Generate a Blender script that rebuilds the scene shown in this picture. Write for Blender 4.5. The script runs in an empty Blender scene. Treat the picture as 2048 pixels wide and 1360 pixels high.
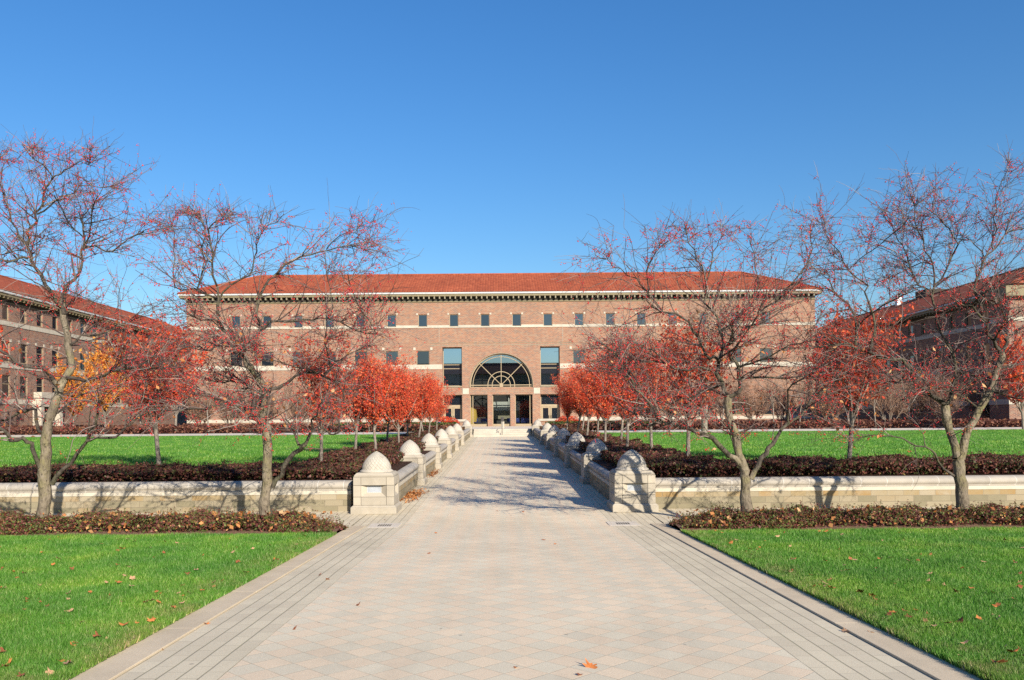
import bpy, math, random
import numpy as np
from mathutils import Vector, Matrix
rng = np.random.default_rng(11)
random.seed(7)
S = bpy.context.scene
COL = S.collection
PI = math.pi
# ------------------------------------------------------------------ camera, sky, sun, exposure
ROLL = 0.0078
EYE = 2.1
cam_d = bpy.data.cameras.new('camera')
cam = bpy.data.objects.new('camera', cam_d); COL.objects.link(cam)
cam_d.sensor_width = 36.0
cam_d.lens = 1600 / 2048 * 36.0
cam_d.shift_x = 20 / 2048
cam_d.shift_y = 158 / 2048
cam_d.clip_start = 0.1
cam_d.clip_end = 3000
cam.location = (0, 0, EYE)
cam.rotation_euler = (PI / 2, ROLL, 0)
S.camera = cam

SUN_EL, SUN_AZ = math.radians(25), math.radians(26)      # azimuth: to the right of straight behind the camera
W = bpy.data.worlds.new('World'); S.world = W; W.use_nodes = True
wn = W.node_tree.nodes; wn.clear()
sky = wn.new('ShaderNodeTexSky'); sky.sky_type = 'NISHITA'; sky.sun_disc = False
sky.sun_elevation = SUN_EL; sky.sun_rotation = PI - SUN_AZ
sky.air_density = 1.5; sky.dust_density = 0.5; sky.ozone_density = 8.0; sky.altitude = 0
bg = wn.new('ShaderNodeBackground'); bg.inputs[1].default_value = 0.095
wo = wn.new('ShaderNodeOutputWorld')
hs = wn.new('ShaderNodeHueSaturation'); hs.inputs['Saturation'].default_value = 1.14; hs.inputs['Hue'].default_value = 0.506; hs.inputs['Value'].default_value = 1.0
W.node_tree.links.new(sky.outputs[0], hs.inputs['Color']); W.node_tree.links.new(hs.outputs[0], bg.inputs[0]); W.node_tree.links.new(bg.outputs[0], wo.inputs[0])
sun_d = bpy.data.lights.new('sun', 'SUN'); sun_d.energy = 5.0; sun_d.angle = math.radians(0.53); sun_d.color = (1.0, 0.90, 0.75)
sun = bpy.data.objects.new('sun', sun_d); COL.objects.link(sun)
sdir = Vector((math.sin(SUN_AZ) * math.cos(SUN_EL), -math.cos(SUN_AZ) * math.cos(SUN_EL), math.sin(SUN_EL)))
sun.rotation_euler = sdir.to_track_quat('Z', 'Y').to_euler()
sun.location = (20, -30, 30)
S.view_settings.view_transform = 'Standard'; S.view_settings.look = 'None'
S.view_settings.exposure = 0.68; S.view_settings.gamma = 1
S.render.engine = 'CYCLES'
S.cycles.max_bounces = 6; S.cycles.transparent_max_bounces = 8
S.cycles.use_denoising = False

# ------------------------------------------------------------------ helpers
def P(px, py, d):
    """a photo pixel and a distance as a point in the world"""
    u, v = px - 1004.0, 838.0 - py
    c, s = math.cos(ROLL), math.sin(ROLL)
    return ((u * c + v * s) * d / 1600, d, EYE + (-u * s + v * c) * d / 1600)

def zp(d):
    if d < 0: return 0.491
    if d < 15.85: return 0.031 * (15.85 - d)
    return min(0.0138 * (d - 15.85), 0.70)
UPT = [(18.2, .70), (22, .82), (52, 1.13), (60, 1.2), (4000, 1.2)]
def up(d):
    return float(np.interp(d, [a for a, b in UPT], [b for a, b in UPT]))

def tag(o, label=None, cat=None, group=None, kind=None):
    if label: o['label'] = label
    if cat: o['category'] = cat
    if group: o['group'] = group
    if kind: o['kind'] = kind
    return o

def empty(name, loc=(0, 0, 0), rz=0.0, **kw):
    o = bpy.data.objects.new(name, None); COL.objects.link(o)
    o.location = loc; o.rotation_euler = (0, 0, rz); o.empty_display_size = .2
    return tag(o, **kw)

def link_mesh(name, me, mat=None, parent=None, loc=None):
    o = bpy.data.objects.new(name, me); COL.objects.link(o)
    if mat is not None and len(me.materials) == 0:
        for m in (mat if isinstance(mat, (list, tuple)) else [mat]): me.materials.append(m)
    if parent is not None: o.parent = parent
    if loc: o.location = loc
    return o

def arr_mesh(name, V, F, mat=None, smooth=False, matidx=None):
    """mesh from numpy arrays; F is (M,3) or (M,4)"""
    V = np.asarray(V, dtype=np.float32); F = np.asarray(F, dtype=np.int32)
    me = bpy.data.meshes.new(name)
    k = F.shape[1]
    me.vertices.add(len(V)); me.vertices.foreach_set('co', V.ravel())
    me.loops.add(F.size); me.loops.foreach_set('vertex_index', F.ravel())
    me.polygons.add(len(F))
    me.polygons.foreach_set('loop_start', np.arange(0, F.size, k, dtype=np.int32))
    me.polygons.foreach_set('loop_total', np.full(len(F), k, dtype=np.int32))
    if smooth: me.polygons.foreach_set('use_smooth', np.ones(len(F), dtype=bool))
    if matidx is not None: me.polygons.foreach_set('material_index', np.asarray(matidx, dtype=np.int32))
    me.update(calc_edges=True)
    if mat is not None:
        for m in (mat if isinstance(mat, (list, tuple)) else [mat]): me.materials.append(m)
    return me

class MB:
    def __init__(s): s.v = []; s.f = []; s.sm = []
    def add(s, vs, fs, smooth=False):
        b = len(s.v); s.v += [tuple(p) for p in vs]
        for f in fs: s.f.append(tuple(i + b for i in f)); s.sm.append(smooth)
        return s
    def quad(s, a, b, c, d): return s.add([a, b, c, d], [(0, 1, 2, 3)])
    def box(s, x0, x1, y0, y1, z0, z1):
        v = [(x0, y0, z0), (x1, y0, z0), (x1, y1, z0), (x0, y1, z0), (x0, y0, z1), (x1, y0, z1), (x1, y1, z1), (x0, y1, z1)]
        return s.add(v, [(0, 3, 2, 1), (4, 5, 6, 7), (0, 1, 5, 4), (1, 2, 6, 5), (2, 3, 7, 6), (3, 0, 4, 7)])
    def frustum(s, a, b, c, d, z0, e, f, g, h, z1):
        v = [(a, c, z0), (b, c, z0), (b, d, z0), (a, d, z0), (e, g, z1), (f, g, z1), (f, h, z1), (e, h, z1)]
        return s.add(v, [(0, 3, 2, 1), (4, 5, 6, 7), (0, 1, 5, 4), (1, 2, 6, 5), (2, 3, 7, 6), (3, 0, 4, 7)])
    def lathe(s, prof, n=32, c=(0, 0), smooth=True, cap=True):
        vs = []; fs = []
        for r, z in prof:
            for i in range(n):
                a = 2 * PI * i / n; vs.append((c[0] + r * math.cos(a), c[1] + r * math.sin(a), z))
        for k in range(len(prof) - 1):
            for i in range(n):
                j = (i + 1) % n; fs.append((k * n + i, k * n + j, (k + 1) * n + j, (k + 1) * n + i))
        s.add(vs, fs, smooth)
        if cap:
            s.add([vs[i] for i in range(n)], [tuple(reversed(range(n)))])
            t = (len(prof) - 1) * n; s.add(vs[t:t + n], [tuple(range(n))])
        return s
    def extrude(s, prof, pts, caps=True, smooth=False):
        """prof: list of (offset along side, z); pts: list of (x, y, z) along local x direction, side = +y"""
        n = len(prof); vs = []; fs = []
        for (x, y, z) in pts:
            for (o, h) in prof: vs.append((x, y + o, z + h))
        for k in range(len(pts) - 1):
            for i in range(n):
                j = (i + 1) % n; fs.append((k * n + i, (k + 1) * n + i, (k + 1) * n + j, k * n + j))
        s.add(vs, fs, smooth)
        if caps:
            s.add(vs[:n], [tuple(range(n))]); s.add(vs[-n:], [tuple(reversed(range(n)))])
        return s
    def tube(s, pts, rs, n=8, cap=True):
        if not hasattr(rs, '__len__'): rs = [rs] * len(pts)
        V, F = tube_arrays([(np.array(pts, float), np.array(rs, float))], n)
        s.add(V.tolist(), [tuple(f) for f in F.tolist()], True)
        if cap:
            s.add(V[:n].tolist(), [tuple(range(n))]); s.add(V[-n:].tolist(), [tuple(reversed(range(n)))])
        return s
    def build(s, name, mat=None, parent=None, loc=None, bevel=0, seg=2, norm=True):
        me = bpy.data.meshes.new(name); me.from_pydata(s.v, [], s.f)
        me.polygons.foreach_set('use_smooth', s.sm)
        if norm:
            import bmesh
            bm = bmesh.new(); bm.from_mesh(me); bmesh.ops.recalc_face_normals(bm, faces=bm.faces); bm.to_mesh(me); bm.free()
        o = link_mesh(name, me, mat, parent, loc)
        if bevel:
            m = o.modifiers.new('bevel', 'BEVEL'); m.width = bevel; m.segments = seg; m.limit_method = 'ANGLE'; m.angle_limit = .6
        return o

def tube_arrays(polys, n):
    """polys: list of (pts (k,3), radii (k)); returns verts, quads"""
    VS = []; FS = []; base = 0
    ang = np.arange(n) * 2 * PI / n
    ca, sa = np.cos(ang), np.sin(ang)
    for pts, r in polys:
        k = len(pts)
        t = np.empty_like(pts); t[1:-1] = pts[2:] - pts[:-2]; t[0] = pts[1] - pts[0]; t[-1] = pts[-1] - pts[-2]
        t /= np.linalg.norm(t, axis=1)[:, None] + 1e-9
        m = t.mean(0); ref = np.array([0., 0, 1]) if abs(m[2]) < .8 * np.linalg.norm(m) + 1e-9 else np.array([1., 0.2, 0])
        a = np.cross(t, ref); a /= np.linalg.norm(a, axis=1)[:, None] + 1e-9
        b = np.cross(t, a)
        ring = pts[:, None, :] + r[:, None, None] * (a[:, None, :] * ca[None, :, None] + b[:, None, :] * sa[None, :, None])
        VS.append(ring.reshape(-1, 3))
        i = np.arange(n); j = (i + 1) % n
        for q in range(k - 1):
            o = base + q * n
            FS.append(np.stack([o + i, o + j, o + n + j, o + n + i], 1))
        base += k * n
    return np.concatenate(VS), np.concatenate(FS)

def leaf_quads(C, N, size, aspect=1.6, fold=0.0):
    """one bent quad pair-less leaf card per centre: C (n,3), N normals (n,3), size (n)"""
    n = len(C)
    r = rng.normal(size=(n, 3)); t = np.cross(N, r); t /= np.linalg.norm(t, axis=1)[:, None] + 1e-9
    b = np.cross(N, t)
    l = (size * aspect / 2)[:, None]; w = (size / 2)[:, None]
    V = np.stack([C - t * l, C - b * w + N * (w * fold), C + t * l, C + b * w + N * (w * fold)], 1).reshape(-1, 3)
    F = np.arange(n * 4).reshape(n, 4)
    return V, F

def rand_dirs(n, up_bias=0.0):
    v = rng.normal(size=(n, 3)); v /= np.linalg.norm(v, axis=1)[:, None]
    v[:, 2] += up_bias; v /= np.linalg.norm(v, axis=1)[:, None]
    return v

def copy_tree(o, parent=None):
    c = o.copy(); COL.objects.link(c)
    if parent is not None: c.parent = parent
    for ch in list(o.children): copy_tree(ch, c)
    return c

# ------------------------------------------------------------------ materials
class NT:
    def __init__(s, name):
        s.m = bpy.data.materials.new(name); s.m.use_nodes = True
        s.t = s.m.node_tree; s.t.nodes.clear()
        s.out = s.n('ShaderNodeOutputMaterial')
    def n(s, t, **kw):
        x = s.t.nodes.new(t)
        for k, v in kw.items(): setattr(x, k, v)
        return x
    def l(s, a, b): s.t.links.new(a, b)
    def set(s, sock, v):
        if hasattr(v, 'is_output') or isinstance(v, bpy.types.NodeSocket): s.l(v, sock)
        else:
            if isinstance(v, (tuple, list)) and len(v) == 3 and sock.type == 'RGBA': v = (*v, 1)
            sock.default_value = v
    def coord(s, kind='Object'): return s.n('ShaderNodeTexCoord').outputs[kind]
    def math(s, op, a, b=0.0, c=None, clamp=False):
        x = s.n('ShaderNodeMath', operation=op, use_clamp=clamp); s.set(x.inputs[0], a); s.set(x.inputs[1], b)
        if c is not None: s.set(x.inputs[2], c)
        return x.outputs[0]
    def sep(s, v):
        x = s.n('ShaderNodeSeparateXYZ'); s.l(v, x.inputs[0]); return x.outputs
    def comb(s, x, y, z):
        c = s.n('ShaderNodeCombineXYZ')
        for i, v in enumerate((x, y, z)): s.set(c.inputs[i], v)
        return c.outputs[0]
    def map(s, v, scale=(1, 1, 1), rot=(0, 0, 0), loc=(0, 0, 0)):
        x = s.n('ShaderNodeMapping'); s.l(v, x.inputs[0]); x.inputs['Scale'].default_value = scale
        x.inputs['Rotation'].default_value = rot; x.inputs['Location'].default_value = loc
        return x.outputs[0]
    def noise(s, v, scale, detail=4, rough=.55, out=0):
        x = s.n('ShaderNodeTexNoise'); s.l(v, x.inputs['Vector']); x.inputs['Scale'].default_value = scale
        x.inputs['Detail'].default_value = detail; x.inputs['Roughness'].default_value = rough
        return x.outputs[out]
    def ramp(s, fac, stops, interp='LINEAR'):
        x = s.n('ShaderNodeValToRGB'); s.set(x.inputs[0], fac); cr = x.color_ramp; cr.interpolation = interp
        while len(cr.elements) < len(stops): cr.elements.new(0.5)
        for e, (p, c) in zip(cr.elements, stops):
            e.position = p; e.color = (*c, 1) if len(c) == 3 else c
        return x.outputs[0]
    def mix(s, f, a, b, mode='MIX'):
        x = s.n('ShaderNodeMix', data_type='RGBA', blend_type=mode)
        s.set(x.inputs[0], f); s.set(x.inputs[6], a); s.set(x.inputs[7], b)
        return x.outputs[2]
    def bump(s, h, strength=.3, dist=.01):
        x = s.n('ShaderNodeBump'); s.l(h, x.inputs['Height']); x.inputs['Strength'].default_value = strength
        x.inputs['Distance'].default_value = dist
        return x.outputs[0]
    def pbr(s, col, rough=.8, normal=None, spec=.3, metal=0.0, **kw):
        p = s.n('ShaderNodeBsdfPrincipled'); s.set(p.inputs['Base Color'], col); s.set(p.inputs['Roughness'], rough)
        s.set(p.inputs['Metallic'], metal); p.inputs['Specular IOR Level'].default_value = spec
        if normal is not None: s.l(normal, p.inputs['Normal'])
        for k, v in kw.items(): p.inputs[k].default_value = v
        return p.outputs[0]
    def done(s, sh): s.l(sh, s.out.inputs[0]); return s.m
    def island(s): return s.n('ShaderNodeNewGeometry').outputs['Random Per Island']

def m_plain(name, col, rough=.7, var=.12, scale=6, spec=.3, metal=0.0):
    t = NT(name); c = t.coord(); f = t.noise(c, scale, 5)
    a = tuple(x * (1 - var) for x in col); b = tuple(min(1, x * (1 + var)) for x in col)
    return t.done(t.pbr(t.ramp(f, [(.3, a), (.7, b)]), rough, t.bump(f, .15), spec, metal))

def m_leaf(name, stops, trans=.35, rough=.55, clump=(.8, 1.15), cscale=1.2):
    t = NT(name); r = t.island(); col = t.ramp(r, stops)
    g = t.n('ShaderNodeNewGeometry').outputs['Position']
    f = t.noise(g, cscale, 2)
    col = t.mix(1.0, col, t.ramp(f, [(.3, (clump[0],) * 3), (.7, (clump[1],) * 3)]), 'MULTIPLY')
    d = t.pbr(col, rough, spec=.25)
    tr = t.n('ShaderNodeBsdfTranslucent'); t.l(col, tr.inputs[0])
    mx = t.n('ShaderNodeMixShader'); mx.inputs[0].default_value = trans
    t.l(d, mx.inputs[1]); t.l(tr.outputs[0], mx.inputs[2])
    return t.done(mx.outputs[0])

def m_limestone(name, base=(.40, .365, .305), stain=.5):
    t = NT(name); c0 = t.coord(); oi = t.n('ShaderNodeObjectInfo').outputs['Location']; va = t.n('ShaderNodeVectorMath', operation='ADD'); t.l(c0, va.inputs[0]); t.l(oi, va.inputs[1]); c = va.outputs[0]; f = t.noise(c, 3.0, 6, .6); g = t.noise(c, 60, 3); st = t.noise(t.map(c, (1, 1, .35)), 1.6, 5, .65)
    col = t.ramp(f, [(.3, tuple(x * .88 for x in base)), (.7, tuple(min(1, x * 1.1) for x in base))])
    col = t.mix(t.math('MULTIPLY', t.ramp(st, [(.47, (0, 0, 0)), (.72, (1, 1, 1))]), stain * .75), col, (.25, .215, .165))
    r = t.n('ShaderNodeNewGeometry').outputs['Random Per Island']
    col = t.mix(1.0, col, t.ramp(r, [(0, (.86, .85, .83)), (1, (1.06, 1.04, 1.0))]), 'MULTIPLY')
    return t.done(t.pbr(col, .85, t.bump(g, .25, .004), .2))

def m_brick(name, pal, axis='x'):
    t = NT(name); c = t.coord(); s = t.sep(c)
    u = t.math('ADD', s[0], s[1])
    v = t.comb(u, s[2], 0.0)
    b = t.n('ShaderNodeTexBrick'); t.l(v, b.inputs['Vector']); b.inputs['Scale'].default_value = 1.0
    b.inputs['Brick Width'].default_value = .30; b.inputs['Row Height'].default_value = .10; b.inputs['Mortar Size'].default_value = .010
    b.inputs['Color1'].default_value = (0, 0, 0, 1); b.inputs['Color2'].default_value = (1, 1, 1, 1); b.inputs['Mortar'].default_value = (.5, .5, .5, 1)
    b.inputs['Bias'].default_value = 0.0
    n = t.noise(t.map(v, (.9, 5.5, 1)), 2.2, 6, .7); n2 = t.noise(v, .25, 3)
    col = t.ramp(t.math('ADD', t.math('MULTIPLY', b.outputs['Color'], .55), t.math('MULTIPLY', n, .5)), [(.25, pal[0]), (.45, pal[1]), (.62, pal[2]), (.8, pal[3])])
    col = t.mix(b.outputs['Fac'], col, (.40, .33, .27))
    col = t.mix(1.0, col, t.ramp(n2, [(.35, (.92, .92, .93)), (.65, (1.06, 1.05, 1.03))]), 'MULTIPLY')
    return t.done(t.pbr(col, .9, t.bump(b.outputs['Fac'], -.2, .01), .15))

M = {}
M['brick'] = m_brick('mottled_brick', [(.175, .112, .084), (.24, .107, .063), (.295, .127, .068), (.27, .172, .113)])
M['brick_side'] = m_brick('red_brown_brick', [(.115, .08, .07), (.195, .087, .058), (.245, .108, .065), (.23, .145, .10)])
M['stone'] = m_limestone('limestone')
M['trim'] = m_limestone('cut_limestone_trim', (.48, .445, .375), .25)
def m_dome():
    t = NT('carved_dome_stone'); c = t.coord(); s = t.sep(c)
    a = t.math('DIVIDE', t.math('ARCTAN2', s[1], s[0]), 2 * PI)
    N = 22.0; K = 26.0
    def groove(sg):
        x = t.math('ADD', t.math('MULTIPLY', a, N), t.math('MULTIPLY', s[2], K * sg))
        fr = t.math('FRACT', x); d = t.math('ABSOLUTE', t.math('SUBTRACT', fr, .5))
        return t.ramp(d, [(.40, (0, 0, 0)), (.47, (1, 1, 1))])
    g1 = groove(.45); g2 = groove(-.28)
    oi = t.n('ShaderNodeObjectInfo').outputs['Location']; va = t.n('ShaderNodeVectorMath', operation='ADD'); t.l(c, va.inputs[0]); t.l(oi, va.inputs[1]); n = t.noise(va.outputs[0], 5, 5); n2 = t.noise(va.outputs[0], 2.8, 5, .75)
    zmask = t.ramp(s[2], [(.055, (0, 0, 0)), (.06, (1, 1, 1))])
    g = t.math('MULTIPLY', t.math('MAXIMUM', g1, t.math('MULTIPLY', g2, .7)), zmask)
    col = t.ramp(n, [(.3, (.41, .375, .318)), (.7, (.49, .45, .38))])
    col = t.mix(t.math('MULTIPLY', t.ramp(n2, [(.50, (0, 0, 0)), (.70, (1, 1, 1))]), .55), col, (.235, .215, .19))
    col = t.mix(t.math('MULTIPLY', g, .42), col, (.27, .245, .21))
    return t.done(t.pbr(col, .85, t.bump(t.math('SUBTRACT', t.math('MULTIPLY', n, .15), g), .6, .012), .2))
M['dome'] = m_dome()
M['joint'] = m_plain('mortar_joint', (.30, .26, .21), .95)
M['roof'] = None
def m_roof():
    t = NT('red_clay_tile'); c = t.coord(); g = t.noise(t.map(c, (2.5, 2.5, 1)), 2.0, 5, .7); g2 = t.noise(c, .25, 3)
    w = t.noise(t.map(c, (3.3, 3.3, .6)), 1.0, 2)
    col = t.ramp(g, [(.22, (.20, .046, .024)), (.5, (.31, .076, .035)), (.78, (.40, .125, .058))])
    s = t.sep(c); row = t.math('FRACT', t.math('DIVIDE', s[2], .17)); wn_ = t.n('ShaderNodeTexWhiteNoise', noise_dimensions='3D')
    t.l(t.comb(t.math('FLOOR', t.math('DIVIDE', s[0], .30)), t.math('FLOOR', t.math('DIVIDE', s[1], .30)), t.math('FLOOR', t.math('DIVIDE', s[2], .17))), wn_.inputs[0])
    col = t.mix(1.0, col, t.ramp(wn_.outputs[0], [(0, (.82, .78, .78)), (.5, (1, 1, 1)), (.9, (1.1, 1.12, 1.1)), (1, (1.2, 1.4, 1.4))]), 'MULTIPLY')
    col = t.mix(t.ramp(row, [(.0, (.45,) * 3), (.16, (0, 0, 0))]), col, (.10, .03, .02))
    col = t.mix(1.0, col, t.ramp(g2, [(.3, (.86, .84, .84)), (.7, (1.08, 1.06, 1.04))]), 'MULTIPLY')
    return t.done(t.pbr(col, .8, None, .2))
M['roof'] = m_roof()
M['gutter'] = m_plain('grey_gutter', (.50, .51, .51), .5)
M['olive'] = m_plain('olive_painted_eave', (.20, .165, .095), .6)
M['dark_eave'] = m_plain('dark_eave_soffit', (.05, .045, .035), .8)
M['bracket'] = m_plain('cream_bracket', (.24, .21, .145), .7)
M['bronze'] = m_plain('tan_window_frame', (.33, .26, .165), .5)
M['dark_metal'] = m_plain('dark_bronze_metal', (.05, .045, .04), .4, spec=.5)
def m_glass(name, tint, refl, gc=(.88, .94, 1)):
    t = NT(name); c = t.coord(); 
    n = t.bump(t.noise(c, .35, 1), .02, .02)
    d = t.pbr(tint, .2, None, .3)
    g = t.n('ShaderNodeBsdfGlossy'); g.inputs[0].default_value = (*gc, 1); g.inputs['Roughness'].default_value = .01; t.l(n, g.inputs['Normal'])
    m = t.n('ShaderNodeMixShader'); t.l(t.math('MULTIPLY', t.math('ADD', .65, t.math('MULTIPLY', t.n('ShaderNodeObjectInfo').outputs['Random'], .7)), refl), m.inputs[0])
    t.l(d, m.inputs[1]); t.l(g.outputs[0], m.inputs[2])
    return t.done(m.outputs[0])
M['glass_dark'] = m_glass('dark_window_glass', (.008, .012, .018), .10)
M['glass_mirror'] = m_glass('reflective_window_glass', (.01, .013, .018), .52, (.62, .82, 1))
def m_clear(name, tcol, refl):
    t = NT(name); tr = t.n('ShaderNodeBsdfTransparent'); tr.inputs[0].default_value = (*tcol, 1)
    g = t.n('ShaderNodeBsdfGlossy'); g.inputs['Roughness'].default_value = .01; g.inputs[0].default_value = (.68, .85, 1, 1)
    m = t.n('ShaderNodeMixShader'); m.inputs[0].default_value = refl
    t.l(tr.outputs[0], m.inputs[1]); t.l(g.outputs[0], m.inputs[2])
    return t.done(m.outputs[0])
M['glass_clear'] = m_clear('clear_lobby_glass', (.75, .8, .8), .10)
M['glass_arch'] = m_clear('tinted_arch_glass', (.72, .77, .8), .36)
M['panel_glass'] = m_plain('frosted_light_lens', (.36, .39, .43), .25, spec=.5)
M['cream'] = m_plain('cream_lobby_wall', (.62, .62, .55), .8)
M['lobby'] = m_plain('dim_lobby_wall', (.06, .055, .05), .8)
M['lobby_floor'] = m_plain('lobby_floor', (.25, .22, .18), .4)
M['blue'] = m_plain('blue_chair', (.02, .035, .16), .6)
M['yellow_wood'] = m_plain('yellow_wood', (.50, .33, .08), .5)
M['vent'] = m_plain('white_roof_metal', (.7, .7, .7), .5)

def m_bark(name, a, b, lich, rough=1.0):
    t = NT(name); c = t.coord(); f = t.noise(t.map(c, (1, 1, .45)), 7, 7, .7); g = t.noise(t.map(c, (1, 1, .6)), 22, 6, .75); k = t.noise(c, 2.6, 5, .65)
    v = t.n('ShaderNodeTexVoronoi'); t.l(t.map(c, (1, 1, .35)), v.inputs['Vector']); v.inputs['Scale'].default_value = 26
    col = t.ramp(f, [(.28, tuple(x * .55 for x in a)), (.45, a), (.68, b)])
    col = t.mix(t.ramp(k, [(.48, (0, 0, 0)), (.62, (.85, .85, .85))]), col, lich)
    col = t.mix(t.ramp(g, [(.52, (0, 0, 0)), (.66, (.9 * rough,) * 3)]), col, tuple(x * .28 for x in a))
    h = t.math('ADD', g, t.math('MULTIPLY', v.outputs['Distance'], .8))
    return t.done(t.pbr(col, .95, t.bump(h, .9, .02), .1))
M['bark'] = m_bark('crabapple_bark', (.165, .135, .10), (.30, .25, .185), (.20, .175, .09))
M['bark_dark'] = m_bark('dark_limb_bark', (.06, .050, .042), (.145, .12, .098), (.12, .11, .07), .8)
def m_twig(name, stops):
    t = NT(name); return t.done(t.pbr(t.ramp(t.island(), stops), .8, None, .2))
M['twig'] = m_twig('crabapple_twig', [(0, (.06, .04, .038)), (.5, (.125, .085, .078)), (.82, (.24, .185, .165)), (1, (.36, .30, .26))])
M['twig_red'] = m_plain('reddish_twig', (.24, .105, .075), .8, .3, 8)
M['twig_brown'] = m_plain('brown_twig', (.27, .165, .115), .8, .3, 8)
M['sapling'] = m_bark('sapling_bark', (.20, .17, .14), (.34, .30, .25), (.26, .22, .18))
def m_berry():
    t = NT('red_crabapple_berry'); r = t.island()
    col = t.ramp(r, [(0, (.36, .014, .026)), (.6, (.62, .030, .034)), (1, (.74, .085, .04))])
    return t.done(t.pbr(col, .35, spec=.45))
M['berry'] = m_berry()
M['dry_leaf'] = m_leaf('dry_orange_leaf', [(0, (.22, .08, .03)), (.4, (.45, .17, .05)), (.75, (.58, .27, .10)), (1, (.60, .38, .2))], .25)
M['red_leaf'] = m_leaf('orange_red_leaf', [(0, (.62, .06, .028)), (.45, (.86, .115, .052)), (.85, (.90, .19, .075)), (1, (.86, .36, .10))], .42)
M['deep_leaf'] = m_leaf('deep_red_leaf', [(0, (.44, .045, .03)), (.5, (.70, .09, .04)), (1, (.82, .20, .07))], .38)
M['gold_leaf'] = m_leaf('golden_orange_leaf', [(0, (.60, .17, .04)), (.5, (.78, .31, .05)), (1, (.82, .50, .08))], .4)
M['brown_leaf'] = m_leaf('russet_leaf', [(0, (.16, .06, .035)), (.5, (.28, .12, .06)), (1, (.40, .20, .09))], .3)
M['cover'] = m_leaf('purple_green_groundcover_leaf', [(0, (.09, .028, .026)), (.30, (.17, .052, .045)), (.50, (.25, .10, .07)), (.56, (.08, .10, .028)), (.9, (.14, .175, .05)), (1, (.42, .24, .09))], .25, .5, (.75, 1.2), 1.5)
M['hedge'] = m_leaf('purple_brown_hedge_leaf', [(0, (.055, .022, .02)), (.40, (.13, .046, .037)), (.66, (.23, .09, .065)), (.72, (.05, .062, .02)), (.96, (.09, .105, .035)), (1, (.36, .19, .08))], .25, .5, (.7, 1.2), .9)
M['far_hedge'] = m_leaf('russet_hedge_leaf', [(0, (.08, .03, .024)), (.6, (.18, .07, .05)), (1, (.27, .13, .07))], .2)
M['green_shrub'] = m_leaf('green_shrub_leaf', [(0, (.03, .05, .012)), (.7, (.08, .10, .025)), (1, (.20, .19, .05))], .25)
def m_grass(name, blades):
    t = NT(name); g = t.n('ShaderNodeNewGeometry').outputs['Position']
    n = t.noise(g, .9, 4, .6); n2 = t.noise(t.map(g, (.25, 1.6, 1)), .8, 3); n3 = t.noise(g, 40, 3)
    col = t.ramp(n, [(.3, (.076, .230, .031)), (.5, (.118, .305, .035)), (.70, (.22, .41, .044))])
    col = t.mix(t.ramp(n2, [(.4, (0, 0, 0)), (.65, (.5, .5, .5))]), col, (.115, .30, .035))
    sx = t.math('ABSOLUTE', t.math('ADD', t.sep(g)[0], -.10)); sy = t.sep(g)[1]
    dry = t.math('MULTIPLY', t.ramp(sx, [(0, (0, 0, 0)), (1, (1, 1, 1))]) if False else t.math('SUBTRACT', 1.0, t.math('MULTIPLY', t.math('SUBTRACT', sx, 3.09), 1.5), clamp=True), t.ramp(t.noise(g, 2.2, 4, .7), [(.42, (0, 0, 0)), (.62, (1, 1, 1))]))
    dry = t.math('MULTIPLY', dry, t.math('LESS_THAN', sy, 14.4))
    thin = t.ramp(t.noise(t.map(g, (.6, 1.4, 1)), 1.9, 5, .7), [(.60, (0, 0, 0)), (.72, (.55, .55, .55))])
    col = t.mix(t.math('MULTIPLY', t.math('MAXIMUM', dry, thin), .6), col, (.27, .27, .085))
    if blades:
        col = t.mix(1.0, col, t.ramp(t.island(), [(0, (.55, .6, .55)), (.5, (1, 1, 1)), (.84, (1.25, 1.15, 1.3)), (.87, (2.4, 1.4, 3.2)), (1, (3.2, 1.7, 5.0))]), 'MULTIPLY')
        d = t.pbr(col, .5, spec=.3)
        tr = t.n('ShaderNodeBsdfTranslucent'); t.l(col, tr.inputs[0])
        mx = t.n('ShaderNodeMixShader'); mx.inputs[0].default_value = .4; t.l(d, mx.inputs[1]); t.l(tr.outputs[0], mx.inputs[2])
        return t.done(mx.outputs[0])
    col = t.mix(1.0, col, t.ramp(n3, [(.3, (.72, .75, .7)), (.7, (1.2, 1.15, 1.1))]), 'MULTIPLY')
    return t.done(t.pbr(col, .8, t.bump(n3, .7, .03), .15))
M['grass'] = m_grass('lawn_grass_blade', True)
M['turf'] = m_grass('mown_turf', False)
def m_mulch():
    t = NT('bark_mulch'); c = t.coord(); n = t.noise(c, 25, 5, .7); v = t.n('ShaderNodeTexVoronoi'); t.l(c, v.inputs['Vector']); v.inputs['Scale'].default_value = 30
    col = t.ramp(n, [(.3, (.09, .055, .04)), (.6, (.24, .14, .095)), (.8, (.36, .23, .15))])
    return t.done(t.pbr(col, .95, t.bump(n, .9, .03), .1))
M['mulch'] = m_mulch()
def m_soil():
    t = NT('dark_bed_soil'); c = t.coord(); n = t.noise(c, 18, 5, .7)
    return t.done(t.pbr(t.ramp(n, [(.3, (.03, .018, .013)), (.7, (.085, .045, .03))]), .95, t.bump(n, .8, .03), .1))
M['soil'] = m_soil()
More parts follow.
